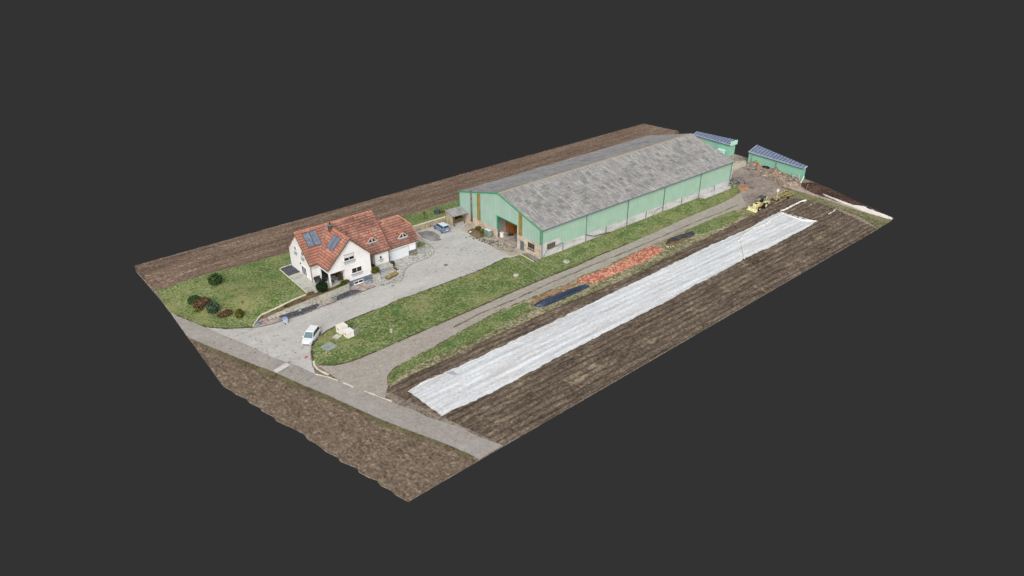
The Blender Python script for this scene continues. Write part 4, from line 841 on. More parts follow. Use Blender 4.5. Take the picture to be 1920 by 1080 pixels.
gdo = gd.build('garage_door', plain('garagewhite', (226,229,234), .5, .4, 0, .015), house); MB().box(-21.9, -21.82, 17.18, 17.24, .75, .9).build('handle', M['darkgrey'], gdo)
gt_ = MB(); gt_.box(-22.42, -17.78, 17.17, 17.2, 2.0, 2.06); gt_.box(-17.84, -17.78, 17.17, 17.2, 0, 2.0); gt_.build('garage_door_trim', M['steel'], house)
# dormers
def dormer(x, yf, zb_, hw=1.12, h=1.28):
    base = MB(); yb = yf+h
    vs = [(x-hw, yf, zb_), (x+hw, yf, zb_), (x, yf, zb_+h), (x, yb, zb_+h), (x-hw-.12, yf-.12, zb_-.02), (x+hw+.12, yf-.12, zb_-.02), (x, yf-.12, zb_+h+.12), (x, yb+.15, zb_+h+.12)]
    base.add([vs[4], vs[6], vs[7], (x-hw*.2-.1, yf+.9, zb_+.9)], [(0,1,2,3)], [[(0,0),(0,4),(4,4),(4,0)]])
    base = MB(); base.add([(x-hw-.1, yf-.12, zb_-.06), (x, yf-.12, zb_+h+.05), (x, yb, zb_+h+.05), (x-hw-.1, yf-.12, zb_-.16), (x, yf-.12, zb_+h-.05), (x, yb, zb_+h-.05)], [(0,1,2),(5,4,3),(0,3,4,1),(1,4,5,2),(2,5,3,0)], [[(0,.5),(5,.5),(5,3.5)],[(0,0)]*3]+[[(0,0)]*4]*3)
    base.add([(x+hw+.1, yf-.12, zb_-.06), (x, yf-.12, zb_+h+.05), (x, yb, zb_+h+.05), (x+hw+.1, yf-.12, zb_-.16), (x, yf-.12, zb_+h-.05), (x, yb, zb_+h-.05)], [(2,1,0),(3,4,5),(1,4,3,0),(2,5,4,1),(0,3,5,2)], [[(5,3.5),(5,.5),(0,.5)],[(0,0)]*3]+[[(0,0)]*4]*3)
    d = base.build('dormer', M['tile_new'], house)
    f = MB(); y = yf-.03
    f.beam((x-hw+.05, y, zb_+.06), (x+hw-.05, y, zb_+.06), .1, .16); f.beam((x-hw+.02, y, zb_+.05), (x, y, zb_+h-.08), .1, .15); f.beam((x+hw-.02, y, zb_+.05), (x, y, zb_+h-.08), .1, .15); f.box(x-.05, x+.05, y-.05, y+.05, zb_+.1, zb_+h-.15)
    fo = f.build('window_frame', M['white_frame'], d)
    g = MB(); g.add([(x-hw+.1, yf, zb_+.05), (x+hw-.1, yf, zb_+.05), (x, yf, zb_+h-.12), (x-hw+.1, yf+.03, zb_+.05), (x+hw-.1, yf+.03, zb_+.05), (x, yf+.03, zb_+h-.12)], [(0,1,2),(5,4,3),(0,3,4,1),(1,4,5,2),(2,5,3,0)]); g.build('pane', M['glass'], d)
    MB().box(x-hw-.1, x+hw+.1, yf-.25, yf-.08, zb_-.12, zb_-.02).build('sill', M['steel'], d)
dormer(-25.4, 17.25, 4.95); dormer(-18.55, 17.85, 3.65)
# solar collectors
def panel_on(o, ud, vd, nn, u0, u1, v0, v1):
    o, ud, vd, nn = map(Vector, (o, ud, vd, nn)); 
    def q(a, b, h): return o+ud*a+vd*b+nn*h
    f = MB(); f.add([q(u0-.07,v0-.07,.13),q(u1+.07,v0-.07,.13),q(u1+.07,v1+.07,.13),q(u0-.07,v1+.07,.13),q(u0-.07,v0-.07,.03),q(u1+.07,v0-.07,.03),q(u1+.07,v1+.07,.03),q(u0-.07,v1+.07,.03)], [(0,1,2,3),(7,6,5,4),(0,4,5,1),(1,5,6,2),(2,6,7,3),(3,7,4,0)])
    fo = f.build('solar_collector', M['darkgrey'], house)
    g = MB(); g.add([q(u0,v0,.15),q(u1,v0,.15),q(u1,v1,.15),q(u0,v1,.15),q(u0,v0,.12),q(u1,v0,.12),q(u1,v1,.12),q(u0,v1,.12)], [(0,1,2,3),(7,6,5,4),(0,4,5,1),(1,5,6,2),(2,6,7,3),(3,7,4,0)]); g.build('collector_glass', M['collector'], fo)
panel_on(*front, -36.72, -35.58, .45*k, 2.3*k); panel_on(*front, -35.44, -34.3, .45*k, 2.3*k)
panel_on(*wl_, 15.05, 16.12, .55*k, 2.25*k); panel_on(*wl_, 16.26, 17.32, .55*k, 2.25*k)
mb = MB(); mb.box(-32.55, -31.95, 18.8, 19.4, 8.3, 9.75); ch = mb.build('chimney', mk('chimneybrick', [(70,58,48),(96,80,66),(120,106,88)], [(3,3,3,1,2)], lo=.36, hi=.64), house)
MB().box(-32.62, -31.88, 18.73, 19.47, 9.75, 9.85).build('chimney_cap', M['steel'], ch)
mb = MB(); mb.tube([(-32.25, 19.1, 9.85), (-32.25, 19.1, 10.25)], .13, 8); mb.build('flue', M['darkgrey'], ch)
# windows
def flowerbox(axis, pos, a0, a1, z):
    mb = MB()
    if axis == 'y': mb.box(a0-.1, a1+.1, pos-.16, pos, z, z+.08)
    else: mb.box(pos-.16, pos, a0-.1, a1+.1, z, z+.08)
    b = mb.build('window_sill', M['flowerbox'], house)
    mb = MB(); n = max(3, int((a1-a0)/.22))
    for i in range(n):
        t = a0+(a1-a0)*(i+.5)/n
        if axis == 'y': mb.box(t-.05, t+.05, pos-.2, pos-.14, z-.32, z-.14-.06*(i % 2))
        else: mb.box(pos-.2, pos-.14, t-.06, t+.06, z-.42, z-.12-.06*(i % 2))
    mb.build('planter_rail', M['flowerbox'], house)
window(house, 'y', 13.5, -33.15, -31.15, 5.05, 5.72, 2)
mb = MB(); mb.box(-33.15, -31.15, 13.42, 13.5, 5.72, 6.2); mb.build('roller_shutter', plain('shut', (214,212,210), .7, .3), house)
mb = MB(); mb.box(-33.2, -31.1, 13.40, 13.5, 6.2, 6.26); mb.build('shutter_box', M['steel'], house)
flowerbox('y', 13.5, -33.2, -31.1, 4.86)
window(house, 'y', 13.5, -31.95, -29.95, 2.3, 3.32, 2); flowerbox('y', 13.5, -32.0, -29.9, 2.08)
window(house, 'y', 13.46, -31.8, -29.95, .1, .66, 2)
MB().box(-31.9, -29.85, 13.36, 13.46, .02, .1).build('window_sill', M['white_frame'], house)
window(house, 'x', XL, 22.25, 23.15, 5.15, 6.0, 2); flowerbox('x', XL, 22.2, 23.2, 4.8)
window(house, 'x', XL, 19.55, 20.5, 5.05, 5.9, 2); flowerbox('x', XL, 19.5, 20.55, 4.7)
window(house, 'x', XL, 19.3, 21.2, 1.2, 2.95, 3)
window(house, 'y', YF, -35.9, -33.4, 1.15, 3.35, 3, frame=M['darkgrey'], name='added_dark_glazing')  # dark glazing added to darken the porch's back wall
MB().box(XL-.08, XL, 21.25, 21.5, 3.0, 3.3).build('wall_lamp', M['black'], house)
window(house, 'y', 15.95, -24.95, -24.4, 1.95, 2.6, 1); flowerbox('y', 15.95, -25.0, -24.3, 1.75)
MB().box(-27.6, -26.5, YF-.05, YF, 1.0, 3.0).build('front_door', M['door_brown'], house)
mb = MB(); mb.tube([(-37.95, 16.9, 4.4), (-37.75, 17.15, 4.1), (-37.75, 17.15, 1.15)], .06, 6); mb.build('downpipe', M['pipe'], house)
mb = MB(); mb.tube([(-23.1, 15.8, 3.3), (-22.95, 15.85, 3.1), (-22.95, 15.85, .2)], .06, 6); mb.build('downpipe', M['darkgrey'], house)
mb = MB(); mb.beam((-38, 16.74, 4.42), (-36.6, 16.74, 4.42), .12, .1); mb.beam((-27.8, 15.62, 3.32), (-22.6, 15.62, 3.32), .12, .1); mb.beam((-22.6, 16.87, 2.66), (-15.75, 16.87, 2.66), .12, .1); mb.beam((-36.56, 13.2, 4.42), (-36.56, 16.7, 4.42), .12, .1); mb.build('gutter', M['door_brown'], house)
# entry landing and steps
st = empty('entrance_steps', (-25.5, 13.5, 0), label='stone entrance steps climbing to the front door between plants', cat='steps')
mb = MB(); mb.box(-28.05, -23.1, 14.5, 15.92, .0, .93); mb.box(-28.05, -26.9, 12.6, 14.5, 0, .93); mb.build('landing', M['terrace'], st)
M['tread'] = plain('tread', (176,178,174), .9, .2, 0, .1, 3)
def step(x0, x1, y0, y1, z):
    b_ = MB().box(x0+.02, x1-.02, y0+.03, y1-.004, 0, z-.05).build('step', M['plinth'], st); MB().box(x0, x1, y0, y1-.01, z-.05, z).build('tread', M['tread'], b_)
for i, (z) in enumerate((.77, .62, .47)): step(-26.2, -24.2, 14.5-.33*(i+1), 14.5-.33*i, z)
MB().box(-28.0, -25.9, YF-.08, YF-.01, .95, 4.4).build('recess_cladding', M['door_brown'], st)
mb = MB(); mb.box(-26.9, -26.3, 13.52, 14.48, 0, .98); mb.build('side_wall', M['plinth'], st)
MB().box(-26.89, -24.0, 12.7, 13.5, 0, .46).build('landing', M['terrace'], st)
for i, z in enumerate((.32, .17)): step(-26.85, -25.2, 12.7-.36*(i+1), 12.7-.36*i, z)
mb = MB(); mb.beam((-23.9, 15.9, .55), (-23.7, 12.4, .25), .2, .5); mb.build('side_wall', M['stonewall'], st)

# porch furniture
def grill():
    r_ = empty('grill', (-36.3, 18.0, 1.13)); return r_
g1 = empty('garden_bench', (-37.2, 16.7, 1.13), label='dark garden bench against the wall left of the porch', cat='bench')
MB().box(-37.5, -36.35, 16.45, 17.0, 1.5, 1.62).build('seat', M['darkgrey'], g1); MB().box(-37.5, -36.35, 17.0, 17.1, 1.6, 2.05).build('backrest', M['darkgrey'], g1)
for x in (-37.4, -36.5): MB().box(x, x+.1, 16.5, 16.98, 1.13, 1.5).build('leg', M['black'], g1)
g2 = empty('barbecue', (-36.0, 16.2, 1.13), label='tall dark covered barbecue under the porch edge', cat='barbecue')
MB().add([(-36.3,15.9,1.13),(-35.6,15.9,1.13),(-35.6,16.5,1.13),(-36.3,16.5,1.13),(-36.2,16.0,2.4),(-35.7,16.0,2.4),(-35.7,16.4,2.45),(-36.2,16.4,2.45)], [(3,2,1,0),(4,5,6,7),(0,1,5,4),(1,2,6,5),(2,3,7,6),(3,0,4,7)]).build('cover', M['black'], g2)
g3 = empty('garden_table', (-34.8, 15.3, 1.13), label='round grey garden table under the porch roof', cat='table')
MB().cyl((-34.8, 15.3, 1.83), .6, .04, 18).build('table_top', M['steel'], g3); MB().cyl((-34.8, 15.3, 1.13), .05, .7, 8).build('leg', M['black'], g3)
mb = MB(); rs_ = np.random.RandomState(9)
for i in range(150):
    y_, z_ = rs_.uniform(14.2, 17.0), 1.2+.13*rs_.randint(0, 13); mb.tube([(-33.62-rs_.rand()*.08, y_, z_), (-33.25, y_, z_)], .065, 6)
tag(settle(mb.build('added_porch_clutter', mk('clutter_dark', [(48,40,30),(84,72,54),(116,102,80)], [(3,3,3,1,1)], lo=.4, hi=.6)), (-33.4, 15.6, 1.13)), 'dark stacked clutter against the inner wall of the porch', 'log pile')  # dark clutter added to darken the porch's white inner wall
def chair(x, y, rz, label):
    c = empty('garden_chair', (x, y, 1.13), rz, label, 'chair', 'garden chairs round the porch table')
    MB().box(-.25, .25, -.25, .25, .42, .47).build('seat', M['darkgrey'], c, world=False); MB().box(-.25, .25, .21, .25, .47, .95).build('backrest', M['darkgrey'], c, world=False)
    for sx_ in (-.22, .19):
        for sy_ in (-.22, .19): MB().box(sx_, sx_+.03, sy_, sy_+.03, 0, .42).build('leg', M['black'], c, world=False)
chair(-35.3, 14.4, 2.6, 'dark garden chair between the round table and the lawn side'); chair(-34.0, 14.5, -2.6, 'dark garden chair between the round table and the drive side'); chair(-34.9, 16.4, 0, 'dark garden chair behind the round table')

# ------------------------------------------------------------------ vegetation
def bush(name, c, rad, n, mat, label, cat='shrub', leaf=.13, trunk=None, core=True, group=None, flat=0.0, lumpy=.25):
    r_ = empty(name, c, label=label, cat=cat, group=group); rs = np.random.RandomState(int(abs(c[0])*100) % 9999)
    v = rs.normal(size=(n, 3)); v /= np.linalg.norm(v, axis=1)[:, None]
    rr = (.62+.42*rs.rand(n)**.6)
    lump = 1-lumpy+2*lumpy*fbm(v[:, 0]*2+7, v[:, 1]*2+v[:, 2]*2+5, 3, 2); rr = rr*lump
    p = v*rr[:, None]*np.array(rad); p[:, 2] += rad[2]*.95
    p = p[p[:, 2] > .03]; n = len(p)
    a = rs.normal(size=(n, 3)); a /= np.linalg.norm(a, axis=1)[:, None]; b = rs.normal(size=(n, 3)); b -= a*(a*b).sum(1)[:, None]; b /= np.linalg.norm(b, axis=1)[:, None]
    s = leaf*(.6+.8*rs.rand(n))[:, None]
    vs = np.stack([p-a*s, p-b*s*.55, p+a*s, p+b*s*.55], 1).reshape(-1, 3)
    mb = MB(); mb.v = vs.tolist(); mb.f = [[4*i, 4*i+1, 4*i+2, 4*i+3] for i in range(n)]
    if core:
        mb.rock((0, 0, rad[2]*.95), 1.0, 1, 5, 2)
        k = 42*0
        m0 = 4*n
        for i in range(m0, len(mb.v)):
            x, y, z = mb.v[i]; mb.v[i] = (x*rad[0]*.62, y*rad[1]*.62, max(.02, (z-rad[2]*.95)*rad[2]*.62+rad[2]*.95))
    mb.build('crown', mat, r_, world=False, noflip=True)
    MB().tube([(0, 0, -.05), (.03, .02, rad[2]*.7)], [max(.05, rad[0]*.09), max(.03, rad[0]*.05)], 7).build('trunk' if trunk else 'stem', M['trunk'], r_, world=False)
    return r_
def hp(px, py): p = at_h(px, py, H); return (float(p[0]), float(p[1]), float(H(p[0], p[1])))
bush('round_bush', hp(405.5, 533.5), (1.05, 1.05, 1.05), 2200, M['leaf_green'], 'rounded green bush standing alone on the west lawn')
bush('shrub', hp(366, 570), (.95, .9, .8), 1100, M['leaf_green'], 'mottled green shrub, leftmost of the row by the lane')
bush('shrub', hp(380, 575), (1.25, 1.05, .8), 1500, M['leaf_brown'], 'large rusty brown shrub in the row by the lane', lumpy=.35)
bush('shrub', hp(402, 588), (.85, .85, 1.15), 1300, M['leaf_blue'], 'blue green upright shrub in the middle of the lane row', lumpy=.4)
bush('shrub', hp(423, 592), (1.15, .8, .45), 900, M['leaf_brown'], 'low brown spreading shrub between two green ones')
bush('shrub', hp(450.5, 596), (.6, .6, .85), 700, M['leaf_olive'], 'slim olive shrub, rightmost of the lane row')
bush('shrub', hp(374, 583), (.7, .5, .2), 350, M['leaf_olive'], 'low scrubby tuft below the rusty brown shrub', core=False)
bush('ball_bush', (-37.9, 13.2, 1.05), (.95, .95, .98), 2600, M['leaf_dark'], 'dense dark green ball-shaped bush at the terrace corner', lumpy=.08, leaf=.1)
bush('wall_shrub', (-33.7, 13.0, 1.05), (.8, .35, .42), 600, M['leaf_olive'], 'small olive shrub beside the porch at the wall top')
bush('wall_shrub', (-34.9, 12.8, 1.05), (.7, .25, .22), 300, M['leaf_olive'], 'low creeping plant on the wall top below the porch', core=False)
bush('entrance_bush', (-27.4, 13.6, .93), (.75, .75, .6), 900, M['leaf_olive'], 'bushy yellow green shrub beside the entrance steps')
bush('bed_plant', tuple(np.array([*at(577, 553, 1.05)[:2], 1.0])+np.array([.4, 0, 0])), (.7, .35, .2), 350, M['leaf_brown'], 'russet ground plant at the lower end of the terrace', core=False)
bush('bed_plant', (-44.0, 12.9, .75), (1.0, .3, .12), 350, M['leaf_brown'], 'flat russet planting along the lower bed', core=False)
# raised planters
def planter(cx, cy, l, w, h, rz, label, hedge=M['straw']):
    r_ = empty('raised_planter', (cx, cy, .02), rz, label, 'planter')
    b = MB(); b.box(-l/2, l/2, -w/2, w/2, 0, h); b.build('planter_box', M['door_brown'], r_, world=False)
    rs = np.random.RandomState(4); m_ = MB()
    for i in range(int(260*l*w)):
        x, y = rs.uniform(-l/2, l/2), rs.uniform(-w/2, w/2); t = rs.uniform(0, 6.28); hh = rs.uniform(.08, .22)
        m_.add([(x-.05*math.cos(t), y-.05*math.sin(t), h), (x+.05*math.cos(t), y+.05*math.sin(t), h), (x+rs.uniform(-.08, .08), y+rs.uniform(-.08, .08), h+hh)], [(0,1,2)])
    m_.build('foliage', hedge, r_, world=False, noflip=True)
planter(-25.0, 11.9, 2.6, .8, .32, .25, 'long low planter of yellow grass beside the entrance path')
planter(-23.3, 14.3, 1.0, .5, .3, .3, 'short planter by the garage bins')
pp = P2([(776,474.5),(783,477)]); planter(float((at(777,477)[0])), float(at(777,477)[1]), 1.4, .4, .15, 0, 'narrow bed of yellow grass at the foot of the garage corner')
def sapling(px, py, h, label):
    x, y, z = hp(px, py); r_ = empty('sapling', (x, y, z), label=label, cat='tree')
    MB().tube([(0,0,0),(.03,.02,h*.6),(0,.05,h)], [.05,.035,.015], 6).build('trunk', M['trunk'], r_, world=False)
    m_ = MB(); rs = np.random.RandomState(1)
    for i in range(160):
        p = rs.normal(size=3)*np.array([.22,.22,.3])+np.array([0,0,h*.85]); a = rs.normal(size=3)*.07; b = rs.normal(size=3)*.07
        m_.add([p-a, p+b, p+a], [(0,1,2)])
    m_.build('crown', M['leaf_olive'], r_, world=False, noflip=True)
sapling(796.5, 412, 1.7, 'thin young tree on the grass behind the yard wall')
# composter
x, y, z = hp(820, 400); r_ = empty('composter', (x, y, z), label='dark plastic composter on the grass behind the yard wall', cat='composter')
MB().tube([(0,0,0),(0,0,.8)], [.75,.6], 8).build('bin_body', M['darkgrey'], r_, world=False); MB().tube([(0,0,.8),(0,0,.92)], [.62,.4], 8).build('lid', M['slate'], r_, world=False)
bush('heap', (x+.9, y-.5, z), (.6,.5,.22), 200, M['leaf_brown'], 'small heap of dark cuttings beside the composter', 'heap', core=True)

# ------------------------------------------------------------------ vehicles
def car(label, c, rz, body, roofm, Lc=4.1, Wc=1.72, Hc=1.55, wind=None):
    r_ = empty('parked_car', (c[0], c[1], .02), rz, label, 'car', 'cars parked in the yard and drive'); wind = wind or M['carglass']
    hl, hw = Lc/2, Wc/2
    # lower body: stations along x (front = +x): (x, half width, z bottom, z top)
    st_ = [(-hl, .80, .38, .72), (-hl+.06, .93, .28, .92), (-hl+.35, 1, .22, .98), (-.9, 1, .2, .98), (.35, 1, .2, .96), (hl-1.05, .99, .2, .93), (hl-.35, .94, .22, .78), (hl-.08, .84, .28, .66), (hl, .70, .36, .56)]
    mb = MB(); rings = []
    for x, w, z0, z1 in st_:
        w *= hw; rings.append([(x,-w*.92,z0),(x,-w,z0+.15),(x,-w,z1-.16),(x,-w*.90,z1),(x,w*.90,z1),(x,w,z1-.16),(x,w,z0+.15),(x,w*.92,z0)])
    vs = [p for g in rings for p in g]; fs = []
    for i in range(len(st_)-1):
        for t in range(8): fs.append((i*8+t, i*8+(t+1) % 8, (i+1)*8+(t+1) % 8, (i+1)*8+t))
    fs += [tuple(range(8))[::-1], tuple((len(st_)-1)*8+t for t in range(8))]
    mb.add(vs, fs); bo = mb.build('body', body, r_, world=False)
    # glasshouse
    zb_, zt = .93, Hc; w0, w1 = hw*.90, hw*.74
    b = [(-hl+.12,-w0,zb_),(.95+.25,-w0,zb_),(.95+.25,w0,zb_),(-hl+.12,w0,zb_)]; t = [(-hl+.45,-w1,zt),(.30,-w1,zt),(.30,w1,zt),(-hl+.45,w1,zt)]
    gh = MB(); gh.add(b+t, [(0,1,5,4),(1,2,6,5),(2,3,7,6),(3,0,4,7),(4,5,6,7)]); gl = gh.build('cabin', body, r_, world=False)
    def qd(nm, P, mat, off):
        m_ = MB(); n_ = (Vector(P[1])-Vector(P[0])).cross(Vector(P[3])-Vector(P[0])).normalized()*off
        if n_.dot(sum((Vector(p) for p in P), Vector())/4-Vector((-.5,0,1.2))) < 0: n_ = -n_
        m_.add([Vector(p)+n_ for p in P]+[Vector(p)-n_*.5 for p in P], [(0,1,2,3),(7,6,5,4),(0,4,5,1),(1,5,6,2),(2,6,7,3),(3,7,4,0)]); return m_.build(nm, mat, r_, world=False)
    def lerp(a_, b_, s): return tuple(a_[i]+(b_[i]-a_[i])*s for i in range(3))
    def face(B0, B1, T1, T0, u0, u1, v0, v1):
        def q(u, v): return lerp(lerp(B0, B1, u), lerp(T0, T1, u), v)
        return [q(u0,v0), q(u1,v0), q(u1,v1), q(u0,v1)]
    qd('windscreen', face(b[1],b[2],t[2],t[1],.05,.95,.06,.93), wind, .012)
    qd('rear_window', face(b[3],b[0],t[0],t[3],.08,.92,.22,.9), M['carglass'], .012)
    for B0, B1, T1, T0 in ((b[0],b[1],t[1],t[0]), (b[2],b[3],t[3],t[2])):
        sg = B0[0] < B1[0]
        for u0, u1 in ((.06,.36),(.39,.64),(.67,.93)) if sg else ((.07,.33),(.36,.61),(.64,.94)): qd('side_window', face(B0,B1,T1,T0,u0,u1,.12,.86), M['carglass'], .012)
    rr_ = MB(); rr_.add([(-hl+.38,-w1-.02,zt-.02),(.36,-w1-.02,zt-.02),(.36,w1+.02,zt-.02),(-hl+.38,w1+.02,zt-.02),(-hl+.55,-w1+.1,zt+.05),(.2,-w1+.1,zt+.05),(.2,w1-.1,zt+.05),(-hl+.55,w1-.1,zt+.05)], [(3,2,1,0),(4,5,6,7),(0,1,5,4),(1,2,6,5),(2,3,7,6),(3,0,4,7)]); rr_.build('roof', roofm, r_, world=False)
    for sx_ in (hl-.78, -hl+.72):
        for sy_ in (-1, 1):
            w_ = MB(); w_.tube([(sx_, sy_*(hw-.20), .31), (sx_, sy_*(hw+.015), .31)], .32, 16); wo = w_.build('wheel', M['rubber'], r_, world=False)
            w_ = MB(); w_.tube([(sx_, sy_*(hw-.02), .31), (sx_, sy_*(hw+.03), .31)], .19, 12); w_.build('rim', M['steel'], wo, world=False)
    for sy_ in (-1, 1):
        MB().obox((hl-.16, sy_*hw*.66, .64), (.14, .16, .07), -sy_*.35).build('headlight', M['headlight'], r_, world=False)
        MB().obox((-hl+.02, sy_*hw*.80, .86), (.05, .09, .14)).build('tail_light', M['taillight'], r_, world=False)
        MB().obox((.85, sy_*(hw+.07), .99), (.06, .09, .06)).build('wing_mirror', body, r_, world=False)
    MB().box(hl-.10, hl+.03, -.45, .45, .34, .44).build('grille', M['black'], r_, world=False)
    MB().box(hl-.02, hl+.04, -.26, .26, .45, .55).build('number_plate', M['white_frame'], r_, world=False)
    MB().box(-hl-.02, -hl+.05, -.26, .26, .55, .66).build('number_plate', M['white_frame'], r_, world=False)
    return r_
def place(front, rear):
    f_ = at(*front)[:2]; r0 = at(*rear)[:2]; d = f_-r0; mid = (f_+r0)/2; n_ = np.array([-d[1], d[0]])/np.linalg.norm(d)
    if n_ @ (mid-CAM[:2]) < 0: n_ = -n_
    return mid+n_*.86, math.atan2(d[1], d[0])
c, a = place((588,646), (600,629)); car('white hatchback parked beside the tip of the central lawn', c, a, M['carwhitepanel'], M['carwhite'], 4.15, 1.75, 1.6, wind=M['windshield'])
c, a = place((813.5,428.5), (829.5,438)); car('light blue hatchback parked nose-in by the yard wall', c, a, M['carblue'], plain('carbluetop', (214,226,240), .25, .5, 0, .02, 1), 4.0, 1.72, 1.5)

# backhoe loader
fw_ = np.array(at(1423, 396)[:2]); rw_ = np.array(at(1436, 390)[:2]); d = fw_-rw_; ang = math.atan2(d[1], d[0])
mid = (fw_+rw_)/2; nn = np.array([-d[1], d[0]])/np.linalg.norm(d); nn = nn if nn @ (mid-CAM[:2]) > 0 else -nn; mid = mid+nn*.9
ld = empty('backhoe_loader', (mid[0], mid[1], .03), ang, 'yellow backhoe loader with a dark canopy parked beside the gravel track', 'loader')
def LB(f, nm, mat, par=ld): m_ = MB(); f(m_); return m_.build(nm, mat, par, world=False)
LB(lambda m_: (m_.obox((1.15,0,1.15),(.85,.42,.32)), m_.obox((1.9,0,1.05),(.15,.38,.34))), 'hood', M['paleyellow'])
LB(lambda m_: m_.obox((1.35,0,1.48),(.33,.26,.02)), 'engine_grille', M['black'])
LB(lambda m_: (m_.obox((0,0,.72),(1.9,.36,.18)), m_.obox((-1.1,0,1.05),(.5,.75,.2))), 'chassis', M['caryellow'])
for s_ in (-1, 1):
    LB(lambda m_: m_.tube([(1.25, s_*.72, .42), (1.25, s_*.98, .42)], .42, 16), 'front_wheel', M['rubber'])
    LB(lambda m_: m_.tube([(1.25, s_*.9, .42), (1.25, s_*1.0, .42)], .2, 12), 'rim', M['cream'])
    LB(lambda m_: m_.tube([(-1.0, s_*.66, .72), (-1.0, s_*1.08, .72)], .72, 18), 'rear_wheel', M['rubber'])
    LB(lambda m_: m_.tube([(-1.0, s_*1.0, .72), (-1.0, s_*1.1, .72)], .38, 14), 'rim', M['paleyellow'])
    LB(lambda m_: m_.obox((-1.0, s_*.87, 1.48), (.62, .24, .05)), 'mudguard', M['paleyellow'])
    LB(lambda m_: m_.tube([(-.2, s_*.6, 1.3), (1.2, s_*.62, 1.15), (2.5, s_*.6, .45)], .09, 6), 'loader_arm', M['caryellow'])
    for xx in (-1.25, .05): LB(lambda m_: m_.tube([(xx, s_*.55, 1.2), (xx, s_*.55, 2.45)], .04, 6), 'canopy_post', M['black'])
LB(lambda m_: m_.prism([(2.45,.15),(3.05,.1),(3.1,.2),(2.6,.25),(2.55,.85),(2.75,1.0),(2.45,.95)], 'y', -1.15, 1.15), 'front_bucket', M['paleyellow'])
LB(lambda m_: m_.obox((-.6,0,2.5),(.8,.66,.05)), 'canopy', M['slate'])
LB(lambda m_: (m_.obox((-.7,0,1.45),(.25,.28,.1)), m_.obox((-.95,0,1.75),(.06,.26,.28))), 'seat', M['black'])
LB(lambda m_: m_.tube([(-1.9,0,.8),(-2.7,0,2.0),(-3.4,0,1.9),(-3.7,0,.7)], [.13,.12,.1,.09], 6), 'backhoe_boom', M['caryellow'])
LB(lambda m_: m_.prism([(-3.95,.1),(-3.4,.15),(-3.5,.7),(-3.8,.75)], 'y', -.3, .3), 'backhoe_bucket', M['caryellow'])
# yellow tined implement behind it
p = at(1472, 368); im = empty('harrow', (p[0], p[1], 0), ang, 'rusty yellow field implement standing in the grass beyond the loader', 'farm implement')
LB(lambda m_: [m_.beam((-1.9, y_, .62), (1.9, y_, .62), .12, .12) for y_ in (-1.1, 0, 1.1)] and [m_.beam((x_, -1.1, .66), (x_, 1.1, .66), .1, .1) for x_ in (-1.8, -.6, .6, 1.8)], 'frame', M['straw'], im)
for i in range(12): x_, y_ = -1.7+(i % 4)*1.13, -1.1+(i//4)*1.1; LB(lambda m_: m_.tube([(x_, y_, .6), (x_+.15, y_, .3), (x_-.05, y_, .03)], .035, 5), 'tine', M['caryellow'], im)
for s_ in (-1.3, 1.3): LB(lambda m_: m_.tube([(1.0, s_-.1, .35), (1.0, s_+.1, .35)], .35, 14), 'wheel', M['rubber'], im)
p = at(1455, 377); im2 = empty('seed_drill', (p[0], p[1], 0), ang, 'yellow hopper implement with an upright pale mast next to the loader', 'farm implement')
LB(lambda m_: m_.add([(-.45,-.4,.45),(.45,-.4,.45),(.45,.4,.45),(-.45,.4,.45),(-.6,-.55,1.05),(.6,-.55,1.05),(.6,.55,1.05),(-.6,.55,1.05)], [(3,2,1,0),(4,5,6,7),(0,1,5,4),(1,2,6,5),(2,3,7,6),(3,0,4,7)]), 'hopper', M['straw'], im2)
for s_ in (-.5, .5): LB(lambda m_: m_.tube([(0, s_-.08, .3), (0, s_+.08, .3)], .3, 12), 'wheel', M['rubber'], im2)
LB(lambda m_: (m_.tube([(.5,.3,.4),(.55,.35,2.6)], .05, 6), m_.obox((.55,.35,2.75),(.12,.22,.3))), 'mast', M['cream'], im2)

# ------------------------------------------------------------------ smaller things
# two white cubic tanks with a slab
r_ = empty('bulk_tank', (-40.9, 1.0, .05), .06, 'taller cream box tank of the pair on the central lawn', 'tank', 'cream box tanks on the lawn')
MB().box(-.7, .68, -.62, .7, .0, 1.12).build('tank_body', M['cream'], r_, world=False); MB().box(-.75, .73, -.67, .75, 1.12, 1.2).build('lid', M['cream'], r_, world=False); MB().box(-.76, -.7, -.1, .1, .7, .9).build('valve', M['darkgrey'], r_, world=False)
r_ = empty('bulk_tank', (-40.7, -.75, .05), .06, 'lower cream box tank with a front tap, nearer the gravel track', 'tank', 'cream box tanks on the lawn')
MB().box(-.6, .58, -.58, .62, .0, .98).build('tank_body', M['cream'], r_, world=False); MB().box(-.65, .63, -.63, .67, .98, 1.05).build('lid', M['white_frame'], r_, world=False); MB().box(-.66, -.6, -.1, .1, .5, .66).build('valve', M['darkgrey'], r_, world=False)
mb = MB(); mb.obox((-39.5, -1.0, .6), (.45, .06, .55), .3); tag(settle(mb.build('grey_panel', M['kerb_dull']), (-39.5, -1, 0)), 'grey panel leaning beside the lower cream tank', 'panel')
mb = MB(); mb.obox((-42.3, .2, .12), (.5, .5, .05), .4); tag(settle(mb.build('small_slab', plain('slabl', (196,194,192), .8)), (-42.3, .2, 0)), 'small pale slab lying by the taller cream tank', 'slab')
sl4 = P2([(600.5,652),(618,641.8),(633,649.5),(615,660)]); mb = MB(); mb.add([(*p, .16) for p in sl4]+[(*p, .0) for p in sl4], [(0,1,2,3),(7,6,5,4),(0,4,5,1),(1,5,6,2),(2,6,7,3),(3,7,4,0)])
tag(settle(mb.build('concrete_slab', M['slabconc']), (*sl4[0], 0)), 'square greenish concrete slab set in the tip of the central lawn', 'slab')
